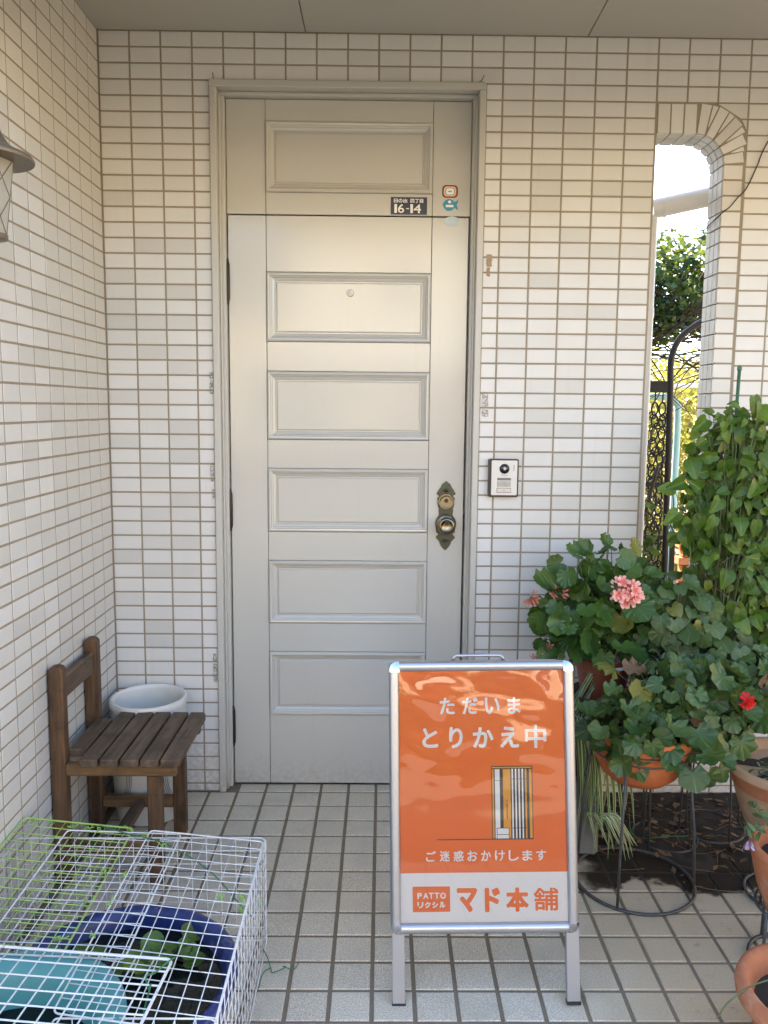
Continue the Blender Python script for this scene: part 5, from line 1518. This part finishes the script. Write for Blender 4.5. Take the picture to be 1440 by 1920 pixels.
while z > .12:
    for x in (2.363, 2.403): put('scroll', ov_me, ga, (x+.003*math.sin(k), GY, z), (0,0,0))
    put('scroll', sc_me, ga, (2.353,GY+.003,z-.038), (0,k*.7,0), (.9,1,.9)); put('scroll', sc_me, ga, (2.413,GY+.003,z-.038), (0,PI-k*.7,0), (-.9,1,.9))
    if k % 2: put('scroll', sc_me, ga, (2.383,GY+.004,z-.020), (0,k*1.3,0), (1.15,1,1.15))
    z -= .066; k += 1
# blue pole frame, white rail
bpole = root('trellis_arch', (3.02,3.0,-.03), 'pale blue bent tube frame standing in the garden', 'garden frame')
m = MB(); m.tube(spline([(2.60,3.0,1.47), (2.88,3.0,1.472), (2.965,3.0,1.465), (3.015,3.0,1.43), (3.030,3.0,1.36), (3.032,3.0,.9), (3.03,3.0,-.03)], 6), .024, 12); m.build('tube', M['cyan'], bpole, True)
m = MB(); m.tube([(2.7,4.0,1.545), (3.9,4.0,1.60)], .019, 12); rl = tag(m.build('rail', M['pvc'], None, True), 'white horizontal rail crossing the sunlit garden', 'rail')
for x in (2.72, 3.88):
    q = MB(); q.tube([(x,4.02,-.03), (x,4.02,1.58)], .02, 10); q.build('post', M['pvc'], rl, True)
for k, (za, zb) in enumerate(((1.72,1.76), (1.70,1.745), (1.755,1.742))):
    m = MB(); m.tube(spline([(2.4,2.5,za), (2.72,2.5,(za+zb)/2-.012), (3.4,2.5,zb)], 5), .004, 6)
    tag(m.build('garden_wire', [M['tie'], M['cyan'], M['cable']][k], None, True), ['taut green garden wire under the climbing rose', 'pale blue garden cord under the climbing rose', 'black garden wire under the climbing rose'][k], 'wire')
def crown(name, mat, blobs, n, s0, s1, parent, seed):
    r_ = random.Random(seed); m = MB(); tot = sum(b[2] for b in blobs)
    for (c, rad, wgt) in blobs:
        for k in range(int(n*wgt/tot)):
            d = Vector((r_.gauss(0,1), r_.gauss(0,1), r_.gauss(0,1))).normalized()*(r_.random()**.45)
            p = Vector((c[0]+d.x*rad[0], c[1]+d.y*rad[1], c[2]+d.z*rad[2]))
            if noise.noise(p*5.5+Vector((seed,0,0))) < -.12: continue
            s_ = r_.uniform(s0,s1); u = Vector((r_.gauss(0,1), r_.gauss(0,1), r_.gauss(0,.6))).normalized(); v = u.cross(Vector((r_.gauss(0,1), r_.gauss(0,1), r_.gauss(0,1)))).normalized()*.45
            nn = u.cross(v)*.3
            i = len(m.v); m.v += [tuple(p), tuple(p+(u*.5+v)*s_+nn*s_*.5), tuple(p+u*s_), tuple(p+(u*.5-v)*s_+nn*s_*.5)]; m.f += [(i,i+1,i+2),(i,i+2,i+3)]
    o = m.build(name, M[mat], parent, fix=False); return stuff(o)
def branchwork(parent, starts, seed, n, L_, r0, mat='bark'):
    r_ = random.Random(seed); m = MB()
    for (p, d) in starts:
        for k in range(n):
            q = Vector(p) + Vector((r_.gauss(0,.05), r_.gauss(0,.08), r_.gauss(0,.05))); dd = (Vector(d)+Vector((r_.gauss(0,.45), r_.gauss(0,.3), r_.gauss(0,.35)))).normalized(); pts = [q]
            for i in range(6):
                dd = (dd+Vector((r_.gauss(0,.25), r_.gauss(0,.25), r_.gauss(0,.25)))).normalized(); q = q+dd*L_/6; pts.append(q)
            m.tube(pts, [r0*(1-i*.13) for i in range(7)], 5)
    return m.build('branch', M[mat], parent, True, fix=False)
rs = root('climbing_rose', (3.05,2.6,-.03), 'dark green climber over the garden arch, seen through the opening', 'climber')
m = MB(); m.tube(spline([(2.45,2.4,-.03), (2.52,2.4,.9), (2.50,2.4,1.5), (2.62,2.45,1.85), (2.95,2.5,2.02), (3.3,2.5,1.95)], 5), [.022]*26, 8); m.build('trunk', M['bark'], rs, True)
stuff(branchwork(rs, [((2.55,2.45,1.80),(1,.1,.25)), ((2.75,2.5,1.92),(.5,.1,.5)), ((3.1,2.5,1.85),(-1,0,.1)), ((3.3,2.6,1.75),(-1,0,.15))], 3, 20, .75, .0065))
crown('crown', 'tree_dark', [((2.85,2.7,2.14),(.55,.45,.30),5), ((2.62,2.5,2.02),(.30,.30,.26),2.5), ((3.25,2.8,2.25),(.45,.40,.36),4), ((2.9,2.9,2.42),(.45,.35,.20),1.1)], 9500, .026, .055, rs, 4)
sh = root('creeper', (2.28,1.2,-.03), 'dark leafy creeper hanging on the iron gate', 'climber')
m = MB(); m.tube(spline([(2.30,1.42,-.03), (2.33,1.44,.35), (2.30,1.44,.7), (2.38,1.45,1.1)], 5), .009, 6); m.build('trunk', M['bark'], sh, True)
crown('crown', 'tree_dark', [((2.27,1.40,.66),(.11,.08,.30),3), ((2.36,1.42,.36),(.16,.10,.22),3)], 300, .03, .055, sh, 6)
stuff(branchwork(sh, [((2.36,1.46,.5),(.4,0,.8)), ((2.40,1.46,.75),(.3,0,.8))], 8, 6, .45, .004))
for k, (lb, mt, blobs, n, tr) in enumerate((
    ('sunlit yellow-green bush behind the white garden rail', 'tree_yellow', [((3.55,5.2,1.15),(.75,.55,.75),4), ((3.35,5.0,.55),(.7,.5,.5),2)], 5200, (3.5,5.3)),
    ('dry sunlit brownish hedge behind the blue tube frame', 'tree_brown', [((4.2,6.0,1.0),(.7,.6,.85),4), ((4.3,5.8,1.6),(.5,.5,.4),2)], 4600, (4.2,6.1)),
    ('pale sunlit bush low behind the iron gate', 'tree_yellow', [((3.0,4.4,.35),(.5,.4,.40),3), ((3.4,4.3,.15),(.5,.4,.30),2)], 3000, (3.1,4.5)),
    ('tall far bush with yellow leaves at the garden end', 'tree_yellow', [((4.9,7.8,1.3),(1.2,.7,1.2),4), ((3.9,7.6,1.2),(1.0,.6,1.1),4)], 7000, (4.5,7.9)))):
    b = root('garden_bush', (tr[0],tr[1],-.03), lb, 'bush', 'bushes in the sunlit garden')
    crown('crown', mt, blobs, n, .04, .075, b, 60+k)
    m = MB()
    for i in range(5): m.tube(spline([(tr[0]+.05*i,tr[1],-.03), (tr[0]+.12*(i-2),tr[1]-.05,.6), (tr[0]+.22*(i-2),tr[1]-.1,1.2)], 4), .012, 6)
    m.build('trunk', M['bark'], b, True)
bk = root('brick_pier', (3.45,3.5,-.03), 'orange brick pier low in the garden beside the gate', 'brick pier')
bm_ = MB(); bm_.bbox((-.1,-.05,-.029), (.1,.05,.029), .004); b_me = bm_.mesh('brick', M['brick'])
for j in range(6):
    for i in range(2):
        put('brick', b_me, bk, (3.36+(i*.21)+(.0 if j % 2 else .03), 3.5, .003+j*.066), (0,0,0))
# ------------------------------------------------------------------ invented house across the drive, bouncing light into the porch
nh = root('bounce_house', (2,-11.5,-.06), 'invented cream house across the drive, unseen, bouncing light into the porch', 'house')
m = MB(); m.box((-7,-16,-.06), (12,-11.5,3.2)); m.build('wall', M['cream_wall'], nh)
m = MB(); m.prism([(-16.6,3.2), (-11.2,3.2), (-13.75,4.6)], 'x', -7.6, 12.6); m.build('roof', M['roof'], nh)
for x in (-5, -1.6, 3.4, 7.4):
    for z in (.9,):
        m = MB(); m.box((x,-11.49,z), (x+1.7,-11.46,z+1.3)); w_ = m.build('window', M['white_enamel'], nh)
        for q in (0, 1):
            m = MB(); m.box((x+.06+q*.82,-11.455,z+.06), (x+.82+q*.82,-11.45,z+1.24)); m.build('pane', M['pane'], w_)
m = MB(); m.box((1.2,-11.49,-.05), (2.2,-11.45,2.1)); m.build('door', M['brownpot'], nh)

bwll = root('bounce_wall', (8.2,-4,-.06), 'invented cream wall by the side path, unseen, bouncing warm light', 'wall')  # wall invented to bounce sunlit warmth onto the left wall
m = MB(); m.bbox((8.1,-11,-.06), (8.3,4,2.8), .01); m.build('wall', M['cream_wall'], bwll)
m = MB(); m.bbox((8.05,-11.02,2.801), (8.35,4.02,2.86), .01); m.build('coping', M['greywall'], bwll)

m = MB(); m.box((-.6,-11.48,2.05), (3.0,-11.0,4.3)); m.build('added_gable_wall', plain('pale_render', (.82,.75,.61), .8, var=.04), nh)  # pale gable added as a bright source for the door's sheen
m = MB(); m.prism([(-.9,4.3), (3.3,4.3), (1.2,5.3)], 'y', -12.5, -10.9); m.build('added_gable_roof', M['roof'], nh)  # roof of the added gable
m = MB(); m.box((.9,-11.0,3.0), (1.5,-10.96,3.7)); m.build('window', M['pane'], nh)

hd = root('added_hedge', (2,-10.6,-.03), 'invented dark hedge along the drive, unseen, darkening reflections', 'hedge')  # hedge invented to darken what the poster film reflects
crown('crown', 'tree_dark', [((-4,-10.6,.45),(3,.35,.55),1), ((1.5,-10.6,.45),(3,.35,.55),1), ((7,-10.6,.45),(3,.35,.55),1)], 9000, .09, .16, hd, 90)
m = MB(); m.box((-7,-10.75,-.03), (10,-10.45,.75)); m.build('inner_mass', M['bark'], hd)
